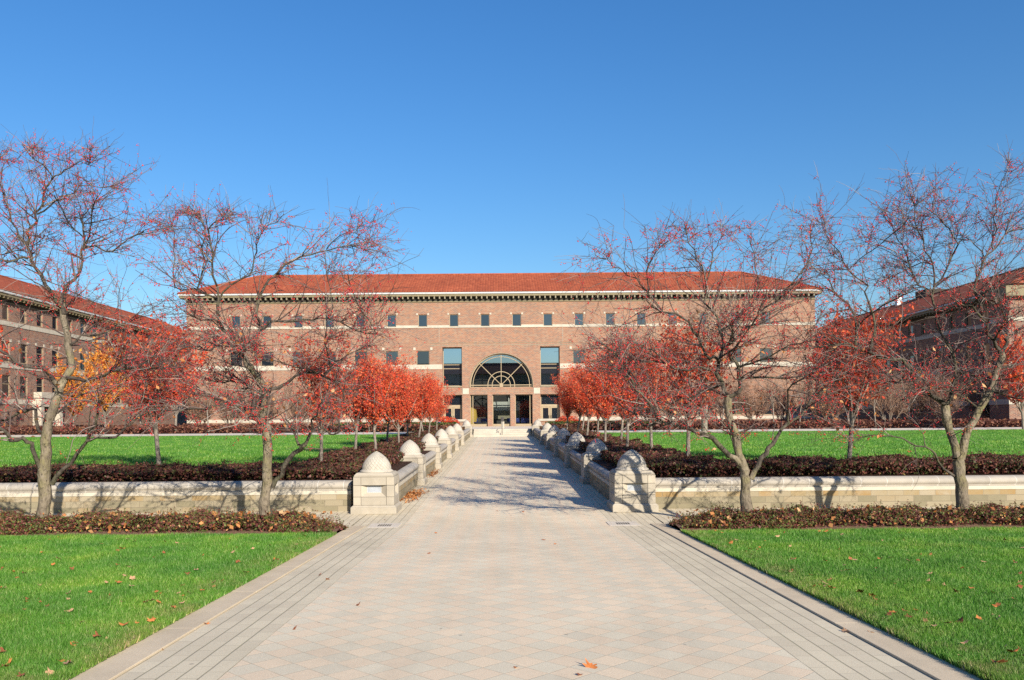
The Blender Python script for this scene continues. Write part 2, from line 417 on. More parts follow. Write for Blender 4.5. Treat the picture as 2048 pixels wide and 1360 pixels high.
def m_concrete(name, col, dirt=.5):
    t = NT(name); c = t.coord(); n = t.noise(c, 1.4, 6, .65); g = t.noise(c, 90, 3); s = t.noise(t.map(c, (3, .3, 1)), 2, 4)
    a = tuple(x * .85 for x in col); b = tuple(min(1, x * 1.1) for x in col)
    cc = t.ramp(n, [(.3, a), (.7, b)])
    cc = t.mix(t.math('MULTIPLY', t.ramp(s, [(.5, (0, 0, 0)), (.8, (1, 1, 1))]), dirt * .5), cc, tuple(x * .6 for x in col))
    cc = t.mix(1.0, cc, t.ramp(g, [(.3, (.88,) * 3), (.7, (1.1,) * 3)]), 'MULTIPLY')
    return t.done(t.pbr(cc, .9, t.bump(g, .25, .005), .2))
M['kerb'] = m_concrete('kerb_concrete', (.58, .475, .335))
M['walk'] = m_concrete('pale_walk_concrete', (.62, .55, .455), .2)
M['steps'] = m_concrete('step_stone', (.46, .415, .34), .2)
def m_pavers():
    t = NT('diagonal_checker_pavers'); c = t.coord(); s = t.sep(c)
    xx = t.math('ADD', s[0], -.10); x = t.math('ABSOLUTE', xx)
    wob = t.math('MULTIPLY', t.math('SUBTRACT', t.noise(c, .7, 2), .5), .03)
    wob2 = t.math('MULTIPLY', t.math('SUBTRACT', t.noise(c, 2.3, 2), .5), .012)
    SZ = .22
    p = t.math('DIVIDE', t.math('ADD', t.math('MULTIPLY', t.math('ADD', s[0], s[1]), .70711), wob2), SZ)
    q = t.math('DIVIDE', t.math('ADD', t.math('MULTIPLY', t.math('SUBTRACT', s[0], s[1]), .70711), wob2), SZ)
    ip, iq = t.math('FLOOR', p), t.math('FLOOR', q)
    chk = t.math('ABSOLUTE', t.math('MODULO', t.math('ADD', ip, iq), 2.0))
    wn_ = t.n('ShaderNodeTexWhiteNoise', noise_dimensions='2D'); t.l(t.comb(ip, iq, 0.0), wn_.inputs[0])
    big = t.noise(c, .35, 4, .6); fine = t.noise(c, 140, 2, .6); mid = t.noise(c, 8, 4)
    pink = t.ramp(wn_.outputs[0], [(0, (.695, .56, .405)), (1, (.745, .605, .435))]); grey = t.ramp(wn_.outputs[0], [(0, (.63, .555, .42)), (1, (.69, .61, .458))])
    col = t.mix(chk, pink, grey)
    def line(v, w):
        f = t.math('FRACT', v); d = t.math('MINIMUM', f, t.math('SUBTRACT', 1.0, f))
        return t.math('SUBTRACT', 1.0, t.math('MULTIPLY', d, 1.0 / w), clamp=True)
    l1 = t.math('MULTIPLY', t.math('MAXIMUM', line(p, .022), line(q, .022)), t.ramp(mid, [(.3, (.35,) * 3), (.6, (1,) * 3)]))
    col = t.mix(t.math('MULTIPLY', l1, .55), col, (.20, .165, .11))
    # side bands: courses that run along the path
    BW = .146
    bx = t.math('DIVIDE', t.math('ADD', t.math('SUBTRACT', x, 2.07), t.math('ADD', wob, wob2)), BW)
    ib = t.math('FLOOR', bx)
    by = t.math('ADD', t.math('DIVIDE', s[1], .30), t.math('MULTIPLY', ib, .5))
    wn2 = t.n('ShaderNodeTexWhiteNoise', noise_dimensions='2D'); t.l(t.comb(ib, t.math('FLOOR', by), 0.0), wn2.inputs[0])
    bcol = t.ramp(wn2.outputs[0], [(0, (.57, .495, .365)), (1, (.64, .56, .41))])
    lb = t.math('MAXIMUM', line(bx, .07), t.math('MULTIPLY', line(by, .022), .45))
    bcol = t.mix(t.math('MULTIPLY', lb, .72), bcol, t.mix(t.ramp(mid, [(.4, (0, 0, 0)), (.65, (1, 1, 1))]), (.06, .05, .035), (.10, .11, .04)))
    isb = t.math('GREATER_THAN', t.math('ADD', x, wob), 2.07)
    col = t.mix(isb, col, bcol)
    col = t.mix(1.0, col, t.ramp(big, [(.3, (.90, .895, .88)), (.7, (1.06, 1.055, 1.05))]), 'MULTIPLY')
    stn = t.ramp(t.noise(t.map(c, (1, .45, 1)), 1.1, 7, .72), [(.52, (0, 0, 0)), (.68, (1, 1, 1))])
    col = t.mix(t.math('MULTIPLY', stn, .22), col, (.34, .29, .215))
    vo = t.n('ShaderNodeTexVoronoi'); t.l(c, vo.inputs['Vector']); vo.inputs['Scale'].default_value = 2.4
    col = t.mix(t.ramp(vo.outputs['Distance'], [(.028, (.6, .6, .6)), (.05, (0, 0, 0))]), col, (.16, .14, .12))
    col = t.mix(1.0, col, t.ramp(fine, [(.25, (.80,) * 3), (.75, (1.17,) * 3)]), 'MULTIPLY')
    ln = t.mix(isb, l1, lb)
    return t.done(t.pbr(col, .9, t.bump(t.math('SUBTRACT', t.math('MULTIPLY', fine, .3), ln), .35, .006), .2))
M['pavers'] = m_pavers()
def m_blocks(name, w, h, pal, mortar):
    t = NT(name); c = t.coord(); s = t.sep(c); v = t.comb(s[0], s[2], 0.0)
    b = t.n('ShaderNodeTexBrick'); t.l(v, b.inputs['Vector']); b.inputs['Scale'].default_value = 1.0
    b.inputs['Brick Width'].default_value = w; b.inputs['Row Height'].default_value = h; b.inputs['Mortar Size'].default_value = .006
    b.inputs['Color1'].default_value = (0, 0, 0, 1); b.inputs['Color2'].default_value = (1, 1, 1, 1); b.inputs['Bias'].default_value = 0
    b.squash = 1.4; b.squash_frequency = 2
    n = t.noise(c, 2.2, 6, .7); n2 = t.noise(c, 30, 4)
    f = t.math('ADD', t.math('MULTIPLY', b.outputs['Color'], .7), t.math('MULTIPLY', t.math('SUBTRACT', n, .35), .6))
    col = t.ramp(f, [(i / (len(pal) - 1) * .85 + .07, p) for i, p in enumerate(pal)])
    col = t.mix(b.outputs['Fac'], col, mortar)
    return t.done(t.pbr(col, .9, t.bump(t.math('SUBTRACT', t.math('MULTIPLY', n2, .4), b.outputs['Fac']), .4, .01), .15))
M['wall_block'] = m_blocks('buff_wall_blocks', .42, .14, [(.18, .16, .105), (.24, .21, .14), (.29, .25, .175), (.27, .205, .115)], (.19, .16, .115))
M['gold_block'] = m_blocks('golden_accent_blocks', .26, .14, [(.28, .24, .165), (.31, .265, .185), (.29, .23, .135), (.285, .19, .085), (.33, .285, .205), (.31, .265, .19)], (.25, .215, .155))
def m_cap():
    t = NT('rounded_coping_stone'); c = t.coord(); s = t.sep(c)
    f = t.math('FRACT', t.math('DIVIDE', s[0], .585)); d = t.math('MINIMUM', f, t.math('SUBTRACT', 1.0, f))
    l = t.math('SUBTRACT', 1.0, t.math('MULTIPLY', d, 1 / .013), clamp=True)
    w = t.n('ShaderNodeTexWhiteNoise', noise_dimensions='1D'); t.l(t.math('FLOOR', t.math('DIVIDE', s[0], .585)), w.inputs['W'])
    n = t.noise(c, 3, 6, .65); g = t.noise(c, 70, 3)
    col = t.ramp(n, [(.3, (.32, .293, .255)), (.7, (.40, .368, .318))])
    col = t.mix(1.0, col, t.ramp(w.outputs[0], [(0, (.92,) * 3), (1, (1.08, 1.07, 1.05))]), 'MULTIPLY')
    col = t.mix(l, col, (.62, .61, .58))
    return t.done(t.pbr(col, .85, t.bump(g, .25, .004), .2))
M['coping'] = m_cap()
# ------------------------------------------------------------------ ground, path, lawns
def strip(name, xs, ds, zf, mat, kind='structure', dz=0.0, **kw):
    """a sheet over the grid xs by ds with height zf(x, d) + dz"""
    xs = list(xs); ds = list(ds); nx = len(xs)
    V = [(x, d, zf(x, d) + dz) for d in ds for x in xs]
    F = [(j * nx + i, j * nx + i + 1, (j + 1) * nx + i + 1, (j + 1) * nx + i) for j in range(len(ds) - 1) for i in range(nx - 1)]
    o = link_mesh(name, arr_mesh(name, V, F, mat, True))
    return tag(o, kind=kind, **kw)
DS_FRONT = [-60, -20, -5, 0, 3, 6, 9, 12, 14.2, 15, 15.85, 16.6, 17.2, 18.3]
strip('ground', np.linspace(-900, 900, 7), np.linspace(-300, 1500, 7), lambda x, d: -.5, M['turf'])
DS_PATH = DS_FRONT + [19, 22, 30, 40, 50, 60, 65.0]
strip('brick_path', [-3.0, -2, -1, 0, 1, 2, 3.2], DS_PATH, lambda x, d: zp(d), M['pavers'])
KI, KO = 2.8, 3.09
CX = .10          # the near path is centred a little right of the camera
for s in (-1, 1):
    mb = MB(); ds = [-20] + [i * 1.75 for i in range(-3, 10)]
    a, b = sorted((CX + s * KI, CX + s * KO))
    for d0, d1 in zip(ds[:-1], ds[1:]):
        z0, z1 = zp(d0), zp(d1)
        v = [(a, d0, z0 - .1), (b, d0, z0 - .1), (b, d1, z1 - .1), (a, d1, z1 - .1), (a, d0, z0 + .018), (b, d0, z0 + .018), (b, d1, z1 + .018), (a, d1, z1 + .018)]
        mb.add(v, [(4, 5, 6, 7), (0, 1, 5, 4), (1, 2, 6, 5), (2, 3, 7, 6), (3, 0, 4, 7)])
    tag(mb.build('kerb', M['kerb'], bevel=.005), kind='structure')
    x0 = CX + s * KO
    xs = np.array([0, .15, .5, 1, 2, 4, 7, 11, 16, 25, 40, 90]) * s + x0 + s * .004
    if s < 0: xs = xs[::-1]
    strip('front_lawn', xs, [-60, -20, -5, 0, 3, 6, 9, 12, 14.25], lambda x, d: zp(d) + .035, M['turf'])
    strip('planting_bed', xs, [14.25, 14.5, 14.8, 15.2, 15.65], lambda x, d: zp(d) + .03 + .06 * math.sin(min(1, max(0, (d - 14.25) / 1.4)) * PI), M['mulch'])
    strip('side_pavement', xs, [15.65, 16.6, 17.5, 18.4], lambda x, d: zp(d) + .008, M['pavers'])
    # the raised ground behind the retaining walls
    xi = np.array([2.72, 3.5, 5.2, 8, 12, 18, 26, 40, 80, 400]) * s
    if s < 0: xi = xi[::-1]
    strip('raised_bed', xi, [18.3, 20, 22, 26, 32, 40, 48, 52, 56, 60, 66.2], lambda x, d: up(d), M['soil'])
    strip('far_ground', xi, [66.2, 100, 200, 400], lambda x, d: up(d), M['soil'])
    lx = np.array([5.15, 6, 8, 10, 13, 17, 22, 28, 36, 43]) * s
    if s < 0: lx = lx[::-1]
    strip('lawn', lx, [20.5, 23, 26, 30, 35, 40, 46, 51.5], lambda x, d: up(d), M['turf'], dz=.05)
    wx = np.array([3.6, 8, 16, 26, 43, 60]) * s
    if s < 0: wx = wx[::-1]
    strip('walkway', wx, [51.5, 54, 57.0], lambda x, d: up(d), M['walk'], dz=.055)
strip('terrace', np.linspace(-12, 12, 9), [66.05, 72, 80, 90.9], lambda x, d: 1.28, M['walk'])

# ------------------------------------------------------------------ entrance steps and handrail
mb = MB(); z0 = .655; n = 4; h = (1.283 - z0) / n
for i in range(n):
    mb.box(-2.34, 2.34, 64.75 + i * .36, 66.25, z0 + i * h - .002, z0 + (i + 1) * h)
tag(mb.build('entrance_steps', M['steps'], bevel=.015), 'pale stone entrance steps between the two end pedestals', 'steps')
rl = empty('handrail', (0, 64.7, .66), label='thin dark metal handrail in the middle of the entrance steps', cat='handrail')
for y, z in ((.12, 0), (1.45, .62)):
    mb = MB(); mb.tube([(0, y, z), (0, y, z + .9)], .025, 8); mb.build('post', M['dark_metal'], rl)
mb = MB(); mb.tube([(0, -.12, .62), (0, -.2, .74), (0, -.05, .90), (0, .12, .92), (0, 1.45, 1.54), (0, 1.75, 1.54)], .028, 8); mb.build('rail', M['dark_metal'], rl)
bl = empty('card_reader_post', (.06, 68.2, 1.28), label='short pale post with dark lamp box behind the handrail', cat='post')
mb = MB(); mb.box(-.13, .13, -.13, .13, 0, .62); mb.build('post', M['trim'], bl, bevel=.02)
mb = MB(); mb.box(-.16, .10, -.18, .1, .62, .98); mb.build('lamp_box', M['dark_metal'], bl, bevel=.02)

# ------------------------------------------------------------------ pedestals
def make_pedestal():
    root = empty('stone_pedestal')
    mb = MB()
    mb.box(-.505, .505, -.505, .505, 0, .15)
    mb.frustum(-.505, .505, -.505, .505, .15, -.455, .455, -.455, .455, .19)
    mb.build('plinth', M['stone'], root, bevel=.008)
    mb = MB(); core = MB(); core.box(-.352, .352, -.352, .352, .18, .83)
    def rot(vs, k):
        c, s = [(1, 0), (0, 1), (-1, 0), (0, -1)][k]
        return [(x * c - y * s, x * s + y * c, z) for x, y, z in vs]
    g = .003
    rows = [(.19, .375), (.375, .63), (.63, .815)]
    for k in range(4):
        for (a, b) in rows:
            t = MB(); t.box(-.45, -.28 - g, -.45, -.28 - g, a + g, b - g); mb.add(rot(t.v, k), t.f)
            if (a, b) != rows[1]:
                t = MB(); t.box(-.28 + g, .28 - g, -.45, -.33, a + g, b - g); mb.add(rot(t.v, k), t.f)
        # splayed niche
        o = [(-.277, -.45, .378), (.277, -.45, .378), (.277, -.45, .627), (-.277, -.45, .627)]
        i = [(-.16, -.372, .465), (.16, -.372, .465), (.16, -.372, .620), (-.16, -.372, .620)]
        for q in range(4):
            r = (q + 1) % 4
            mb.add(rot([o[q], o[r], i[r], i[q]], k), [(0, 1, 2, 3)])
        p = MB(); p.add(rot(i, k), [(0, 1, 2, 3)])
        e = MB()
        for (x0, x1, z0, z1) in ((-.16, .16, .465, .478), (-.16, .16, .607, .62), (-.16, -.147, .478, .607), (.147, .16, .478, .607)):
            t = MB(); t.box(x0, x1, -.380, -.374, z0, z1); e.add(rot(t.v, k), t.f)
        lp = p.build('light_panel', M['panel_glass'], root)
        e.build('panel_frame', M['gutter'], lp)
    core.build('core', M['joint'], root)
    mb.build('body', M['stone'], root, bevel=.004, seg=1)
    mb = MB(); mb.box(-.44, .44, -.44, .44, .815, .845)
    mb.frustum(-.44, .44, -.44, .44, .845, -.385, .385, -.385, .385, .905)
    mb.build('cap', M['stone'], root, bevel=.010)
    prof = [(.37, 0.0), (.378, .012), (.372, .028), (.335, .052), (.325, .062)]
    for i in range(1, 15):
        t = i / 14
        prof.append((.325 * (1 - t ** 1.9) ** .80 + .006 * (1 - t), .062 + .405 * t))
    prof.append((.004, .470))
    mb = MB(); mb.lathe(prof, 56)
    mb.build('dome', M['dome'], root, loc=(0, 0, .905))
    return root
ped = make_pedestal()
PEDY = [18.1 + 6.55 * i for i in range(6)] + [65.0]
ORD = ['first', 'second', 'third', 'fourth', 'fifth', 'sixth']
first = True
for s, side in ((-1, 'left'), (1, 'right')):
    for i, y in enumerate(PEDY):
        o = ped if first else copy_tree(ped); first = False
        o.location = (s * 2.875 + (.05 if s > 0 else .03) * max(0, 1 - (y - 18) / 40), y, zp(y) - .005)
        if i == 6: lab = 'domed stone pedestal at the foot of the entrance steps, on their %s side' % side
        elif i == 0: lab = 'nearest domed stone pedestal on the %s of the path, with %s' % (side, 'clean sunlit faces' if s < 0 else 'branch shadows across it')
        else: lab = '%s domed stone pedestal from the front lawn, on the %s of the path' % (ORD[i], side)
        tag(o, lab, 'pedestal', 'domed stone pedestals lining the path')

# ------------------------------------------------------------------ low stone walls with rounded coping
def low_wall(x, y, rz, L, z0, z1, label, group):
    root = empty('stone_wall', (x, y, z0 - .01), rz, label=label, cat='wall', group=group)
    pts = [(0, 0, 0), (L, 0, z1 - z0)] if L < 12 else [(0, 0, 0), (L / 2, 0, (z1 - z0) / 2), (L, 0, z1 - z0)]
    MB().extrude([(-.15, 0), (.15, 0), (.15, .275), (-.15, .275)], pts).build('block_course', M['wall_block'], root)
    MB().extrude([(-.154, .275), (.154, .275), (.154, .40), (-.154, .40)], pts).build('accent_course', M['gold_block'], root)
    MB().extrude([(-.17, .40), (.17, .40), (.17, .485), (-.17, .485)], pts).build('fillet', M['trim'], root, bevel=.006)
    prof = [(-.165, .487)] + [(-.20 * math.cos(a), .595 + .115 * math.sin(a)) for a in np.linspace(-.9, PI + .9, 15)] + [(.165, .487)]
    MB().extrude(prof, pts, smooth=True).build('coping', M['coping'], root)
    return root
for s, side in ((-1, 'left'), (1, 'right')):
    x = 3.43 if s > 0 else -33.43
    low_wall(x, 18.27, 0, 30, zp(18.1), zp(18.1), 'long low stone retaining wall with rounded coping, running %s from the path' % side, 'retaining walls facing the front lawn')
    for i in range(6):
        ya, yb = PEDY[i] + .458, PEDY[i + 1] - .458
        lab = ('stone wall with rounded coping on the %s of the path, between its %s and %s pedestals' % (side, ORD[i], ORD[i + 1])) if i < 5 else \
              'stone wall with rounded coping on the %s of the path, reaching the entrance steps' % side
        low_wall(s * 2.74 + (.04 if s > 0 else .02) * max(0, 1 - (ya - 18) / 40), ya, PI / 2, yb - ya, zp(ya), zp(yb), lab, 'low walls along the path')
    # brick parapet beside the steps
    pr = empty('parapet_wall', (0, 66.35, 1.1), label='low brick parapet with pale stone cap, %s of the entrance steps' % side, cat='wall', group='parapets by the steps')
    a, b = sorted((s * 3.0, s * 11.5))
    MB().box(a, b, -.2, .2, 0, .80).build('brickwork', M['brick'], pr)
    MB().box(a - .05, b + .05, -.26, .26, .80, 1.0).build('cap', M['trim'], pr, bevel=.03)

# ------------------------------------------------------------------ drains in the path
for s, side in ((-1, 'left'), (1, 'right')):
    dr = empty('drain_cover', (.02 + s * 2.36, 15.85, .004), label='pale drain slab with a slotted grating in the %s band of the path' % side, cat='drain', group='slotted drains in the path')
    MB().box(-.30, .30, -.32, .32, -.02, .008).build('slab', M['walk'], dr, bevel=.004)
    mb = MB()
    for k in range(6): mb.box(-.13 + k * .045, -.10 + k * .045, -.14, .14, .006, .0095)
    mb.build('slots', M['dark_metal'], dr)

# ------------------------------------------------------------------ buildings
def facade(mb, u0, u1, z0, z1, holes, y=0.0, arch=None):
    """front wall in the plane y facing -y; holes: (u0, u1, z0, z1, depth)"""
    hs = [h[:4] for h in holes] + ([arch['rect']] if arch else [])
    xs = sorted({u0, u1, *[h[0] for h in hs], *[h[1] for h in hs]}); zs = sorted({z0, z1, *[h[2] for h in hs], *[h[3] for h in hs]})
    for a, b in zip(xs[:-1], xs[1:]):
        run = None
        for c, d in zip(zs[:-1], zs[1:]):
            mx, mz = (a + b) / 2, (c + d) / 2
            if any(h[0] < mx < h[1] and h[2] < mz < h[3] for h in hs): continue
            mb.quad((a, y, c), (b, y, c), (b, y, d), (a, y, d))
    for (a, b, c, d, dep) in holes:
        mb.quad((a, y, c), (a, y + dep, c), (a, y + dep, d), (a, y, d)); mb.quad((b, y, c), (b, y, d), (b, y + dep, d), (b, y + dep, c))
        mb.quad((a, y, d), (a, y + dep, d), (b, y + dep, d), (b, y, d)); mb.quad((a, y, c), (b, y, c), (b, y + dep, c), (a, y + dep, c))
    if arch:
        a, b, c, d = arch['rect']; r, xc, zc, dep = arch['r'], arch['xc'], arch['zc'], arch['depth']
        th = np.linspace(PI, 0, 41); pts = [(xc + r * math.cos(t), zc + r * math.sin(t)) for t in th]
        for (xa, za), (xb, zb) in zip(pts[:-1], pts[1:]):
            mb.quad((xa, y, za), (xb, y, zb), (xb, y, d), (xa, y, d)); mb.quad((xa, y, za), (xa, y + dep, za), (xb, y + dep, zb), (xb, y, zb))
        for x in (xc - r, xc + r): mb.quad((x, y, c), (x, y + dep, c), (x, y + dep, zc), (x, y, zc))
        mb.quad((a, y, c), (b, y, c), (b, y + dep, c), (a, y + dep, c))

WCACHE = {}
def window(root, x, z, w, h, y=.12, glass='glass_dark', bars=(), fr=.06, name='window'):
    key = (round(w, 3), round(h, 3), glass, bars)
    if key not in WCACHE:
        mb = MB(); t = fr
        mb.box(-w / 2, -w / 2 + t, -.03, .04, 0, h); mb.box(w / 2 - t, w / 2, -.03, .04, 0, h)
        mb.box(-w / 2 + t, w / 2 - t, -.03, .04, 0, t); mb.box(-w / 2 + t, w / 2 - t, -.03, .04, h - t, h)
        for zb in bars: mb.box(-w / 2 + t, w / 2 - t, -.028, .04, zb - t / 2, zb + t / 2)
        f = mb.build(name, M['bronze'], root)
        p = MB().quad((-w / 2 + t, .02, t), (w / 2 - t, .02, t), (w / 2 - t, .02, h - t), (-w / 2 + t, .02, h - t)).build('pane', M[glass], f, norm=False)
        WCACHE[key] = (f.data, p.data)
    else:
        f = link_mesh(name, WCACHE[key][0], None, root); link_mesh('pane', WCACHE[key][1], None, f)
    f.location = (x, y, z)
    return f

def hip_roof(root, u0, u1, v0, v1, ze, pitch, dz=.045, per=.30, low_detail=False):
    w = (v1 - v0) / 2; mb = MB(); n = math.sqrt(1 + pitch * pitch); step = per / 4 if not low_detail else per / 2
    us = np.arange(u0, u1 + .001, step); V = []; F = []
    prof = lambda u: dz * (abs(math.sin(u * PI / per)) - .5)
    for sgn in (1, -1):
        b = len(V)
        for u in us:
            tv = max(0.0, min(w, u - u0, u1 - u)); e = prof(u)
            V.append((u, v0 if sgn > 0 else v1, ze + e)); V.append((u, (v0 + tv) if sgn > 0 else (v1 - tv), ze + tv * pitch + e))
        for i in range(len(us) - 1): F.append((b + 2 * i, b + 2 * i + 2, b + 2 * i + 3, b + 2 * i + 1))
    vs = np.arange(v0, v1 + .001, step)
    for sgn in (1, -1):
        b = len(V)
        for v in vs:
            tv = max(0.0, min(v - v0, v1 - v)); e = prof(v)
            V.append((u0 if sgn > 0 else u1, v, ze + e)); V.append(((u0 + tv) if sgn > 0 else (u1 - tv), v, ze + tv * pitch + e))
        for i in range(len(vs) - 1): F.append((b + 2 * i, b + 2 * i + 2, b + 2 * i + 3, b + 2 * i + 1))
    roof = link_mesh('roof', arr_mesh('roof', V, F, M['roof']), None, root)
    vm = (v0 + v1) / 2; zr = ze + w * pitch + .03
    mb = MB(); mb.tube([(u0 + w, vm, zr), (u1 - w, vm, zr)], .11, 8)
    for (a, b_) in ((u0, u0 + w), (u1, u1 - w)):
        for v in (v0, v1): mb.tube([(a, v, ze + .03), (b_, vm, zr)], .10, 8)
    mb.build('ridge_tiles', M['roof'], roof)
    return roof

def cornice(root, u0, u1, v0, v1, zt, ze, nb, near=abs, bmat='bracket'):
    """stacked eave: trim, shaded frieze with brackets, fascia, gutter"""
    def ring(o, a, b): return MB().box(u0 - o, u1 + o, v0 - o, v1 + o, a, b)
    ring(.08, zt, zt + .12).build('frieze_trim', M['olive'], root)
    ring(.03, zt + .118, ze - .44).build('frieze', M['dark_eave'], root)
    ring(.60, ze - .45, ze - .205).build('fascia', M['olive'], root)
    g = MB().box(u0 - .70, u1 + .70, v0 - .70, v1 + .70, ze - .21, ze - .02).build('gutter', M['gutter'], root, bevel=.04)
    us = sorted([u0 + .2 + k * nb for k in range(int((u1 - u0 - .3) / nb) + 1)], key=near)
    bm_ = None
    for u in us[:100]:
        if bm_ is None:
            o = MB().box(-.07, .07, v0 - .56, v0 - .02, zt + .32, ze - .452).build('bracket', M[bmat], root); bm_ = o.data
        else: o = link_mesh('bracket', bm_, None, root)
        o.location = (u, 0, 0)
    if len(us) > 100:
        mb = MB()
        for u in us[100:]: mb.box(u - .07, u + .07, v0 - .56, v0 - .02, zt + .32, ze - .452)
        tag(mb.build('bracket_row', M[bmat], root), kind='stuff')

# main building: front in the plane y = 90
main = empty('brick_building', (-.05, 90, 0), label='long three storey brick building with red tiled hip roof and arched glass entrance', cat='building', group=None)
A = 35.35; ZT = 15.28; ZE = 16.33
ks = [1.78] + [1.78 + 3.504 * k for k in range(1, 9)]
W3 = [s * k for k in ks for s in (-1, 1)]; W2 = [s * k for k in ks[2:] for s in (-1, 1)]
holes = [(x - .5, x + .5, 12.54, 13.91, .14) for x in W3] + [(x - .715, x + .715, 8.24, 9.84, .14) for x in W2]
W1 = [s * k for k in ks[3:] for s in (-1, 1)]
holes += [(x - .7, x + .7, 2.35, 4.75, .14) for x in W1]
holes += [(s * 5.5 - 1.1, s * 5.5 + 1.1, 5.72, 10.23, .8) for s in (-1, 1)]
holes += [(s * 5.5 - 1.1, s * 5.5 + 1.1, 1.285, 4.87, .8) for s in (-1, 1)]
holes += [(-1.0, 1.0, 1.285, 4.87, .45), (1.55, 3.51, 1.285, 4.87, .45), (-3.51, -1.55, 1.285, 4.87, .45)]
arch = dict(rect=(-3.52, 3.52, 5.66, 9.60), r=3.52, xc=0.0, zc=5.93, depth=.35)
mb = MB(); facade(mb, -A, A, 1.0, ZT, holes, 0.0, arch)
mb.quad((-A, 0, 1), (-A, 0, ZT), (-A, 12.7, ZT), (-A, 12.7, 1)); mb.quad((A, 0, 1), (A, 12.7, 1), (A, 12.7, ZT), (A, 0, ZT)); mb.quad((-A, 12.7, 1), (-A, 12.7, ZT), (A, 12.7, ZT), (A, 12.7, 1))
mb.build('brick_wall', M['brick'], main, norm=False)
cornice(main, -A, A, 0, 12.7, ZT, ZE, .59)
hip_roof(main, -A - .72, A + .72, -.72, 13.42, ZE, .452)
for x in W3: window(main, x, 12.54, 1.0, 1.37)
for x in W2: window(main, x, 8.24, 1.43, 1.60)
for x in W1: window(main, x, 2.35, 1.4, 2.4, bars=(1.5,))
def band(z0, z1, cuts, xa, xb, name='stone_band', zmid=None):
    """projecting stone course, notched down to zmid where windows stand on it"""
    mb = MB(); x = xa
    for c0, c1 in sorted(cuts):
        if c0 > x: mb.box(x, c0, -.05, .06, z0, z1)
        if zmid: mb.box(c0, c1, -.05, .10, z0, zmid)
        x = c1
    if x < xb: mb.box(x, xb, -.05, .06, z0, z1)
    return mb.build(name, M['trim'], main)
band(12.41, 12.71, [(x - .5, x + .5) for x in W3], -A - .04, A + .04, zmid=12.54)
for s in (-1, 1):
    a, b = sorted((s * 6.62, s * (A + .04)))
    band(7.76, 8.29, [(x - .715, x + .715) for x in W2 if x * s > 0], a, b, zmid=8.24)
    a, b = sorted((s * 6.9, s * (A + .04)))
    band(1.9, 2.25, [], a, b, 'water_table')
BLK = {}
def block(root, x, z, w, h):
    key = (w, h)
    if key not in BLK:
        o = MB().box(-w / 2, w / 2, -.045, .05, 0, h).build('lintel_block', M['trim'], root); BLK[key] = o.data
    else: o = link_mesh('lintel_block', BLK[key], None, root)
    o.location = (x, 0, z)
for x in W3:
    for s in (-1, 1): block(main, x + s * .62, 13.86, .2, .2)
for x in W2:
    for s in (-1, 1): block(main, x + s * .95, 9.93, .26, .29)
for s in (-1, 1): block(main, s * 4.0, 4.93, .7, .65)
mb = MB()
for z in (10.42, 10.66): mb.box(-8.0, 8.0, -.02, .05, z, z + .05)
for z in (5.36, 5.16): mb.box(-3.6, 3.6, -.015, .05, z, z + .03)
mb.build('string_courses', M['bracket'], main)
mb = MB()
for x in (0.0, -6.95, 6.95):
    mb.box(x - .025, x + .025, -.012, .05, 9.7 if x == 0 else 10.8, 12.40)
mb.build('control_joints', M['joint'], main)
# arched window
aw = MB(); R = 3.5; zc = 5.93; zb = 5.67; y = .26
def arc_bar(mb, r, t=.055, a0=0, a1=PI, dy=.05):
    n = 48; th = np.linspace(a0, a1, n + 1)
    for p, q in zip(th[:-1], th[1:]):
        c = []
        for (ra, a) in ((r - t, p), (r + t, p), (r + t, q), (r - t, q)): c.append((ra * math.cos(a), zc + ra * math.sin(a)))
        v = [(x, y - dy, z) for x, z in c] + [(x, y + dy, z) for x, z in c]
        mb.add(v, [(0, 1, 2, 3), (7, 6, 5, 4), (0, 3, 7, 4), (1, 5, 6, 2)])
    for s in (-1, 1):
        if a0 == 0: mb.box(s * r - t, s * r + t, y - dy, y + dy, zb, zc)
arc_bar(aw, 3.46, .05); arc_bar(aw, 3.19, .032); arc_bar(aw, 1.51, .036); arc_bar(aw, 1.03, .036)
for a in (PI / 4, PI / 2, 3 * PI / 4):
    d = np.array([math.cos(a), math.sin(a)]); nrm = np.array([-d[1], d[0]]) * .036
    pa, pb = d * .15, d * 3.42
    c = [pa + nrm, pa - nrm, pb - nrm, pb + nrm]
    v = [(p[0], y - .055, zc + p[1]) for p in c] + [(p[0], y + .05, zc + p[1]) for p in c]
    aw.add(v, [(0, 1, 2, 3), (7, 6, 5, 4), (0, 3, 7, 4), (1, 5, 6, 2), (0, 4, 5, 1), (2, 6, 7, 3)])
aw.box(-3.4, 3.4, y - .045, y + .05, zc - .05, zc + .04); aw.box(-3.4, 3.4, y - .045, y + .05, zb, zb + .06)
aw.box(-.19, .19, y - .08, y + .05, zb + .02, zc + .2)
awo = aw.build('arched_window', M['bronze'], main)
g = MB(); th = np.linspace(0, PI, 49); vs = [(3.44 * math.cos(t), y + .02, zc + 3.44 * math.sin(t)) for t in th] + [(-3.44, y + .02, zb), (3.44, y + .02, zb)]
g.add(vs, [tuple(range(len(vs)))]).build('pane', M['glass_arch'], awo, norm=False)
ring = MB(); y = -.012; arc_bar(ring, 3.57, .03, dy=.03); ring.build('arch_ring', M['bracket'], main)
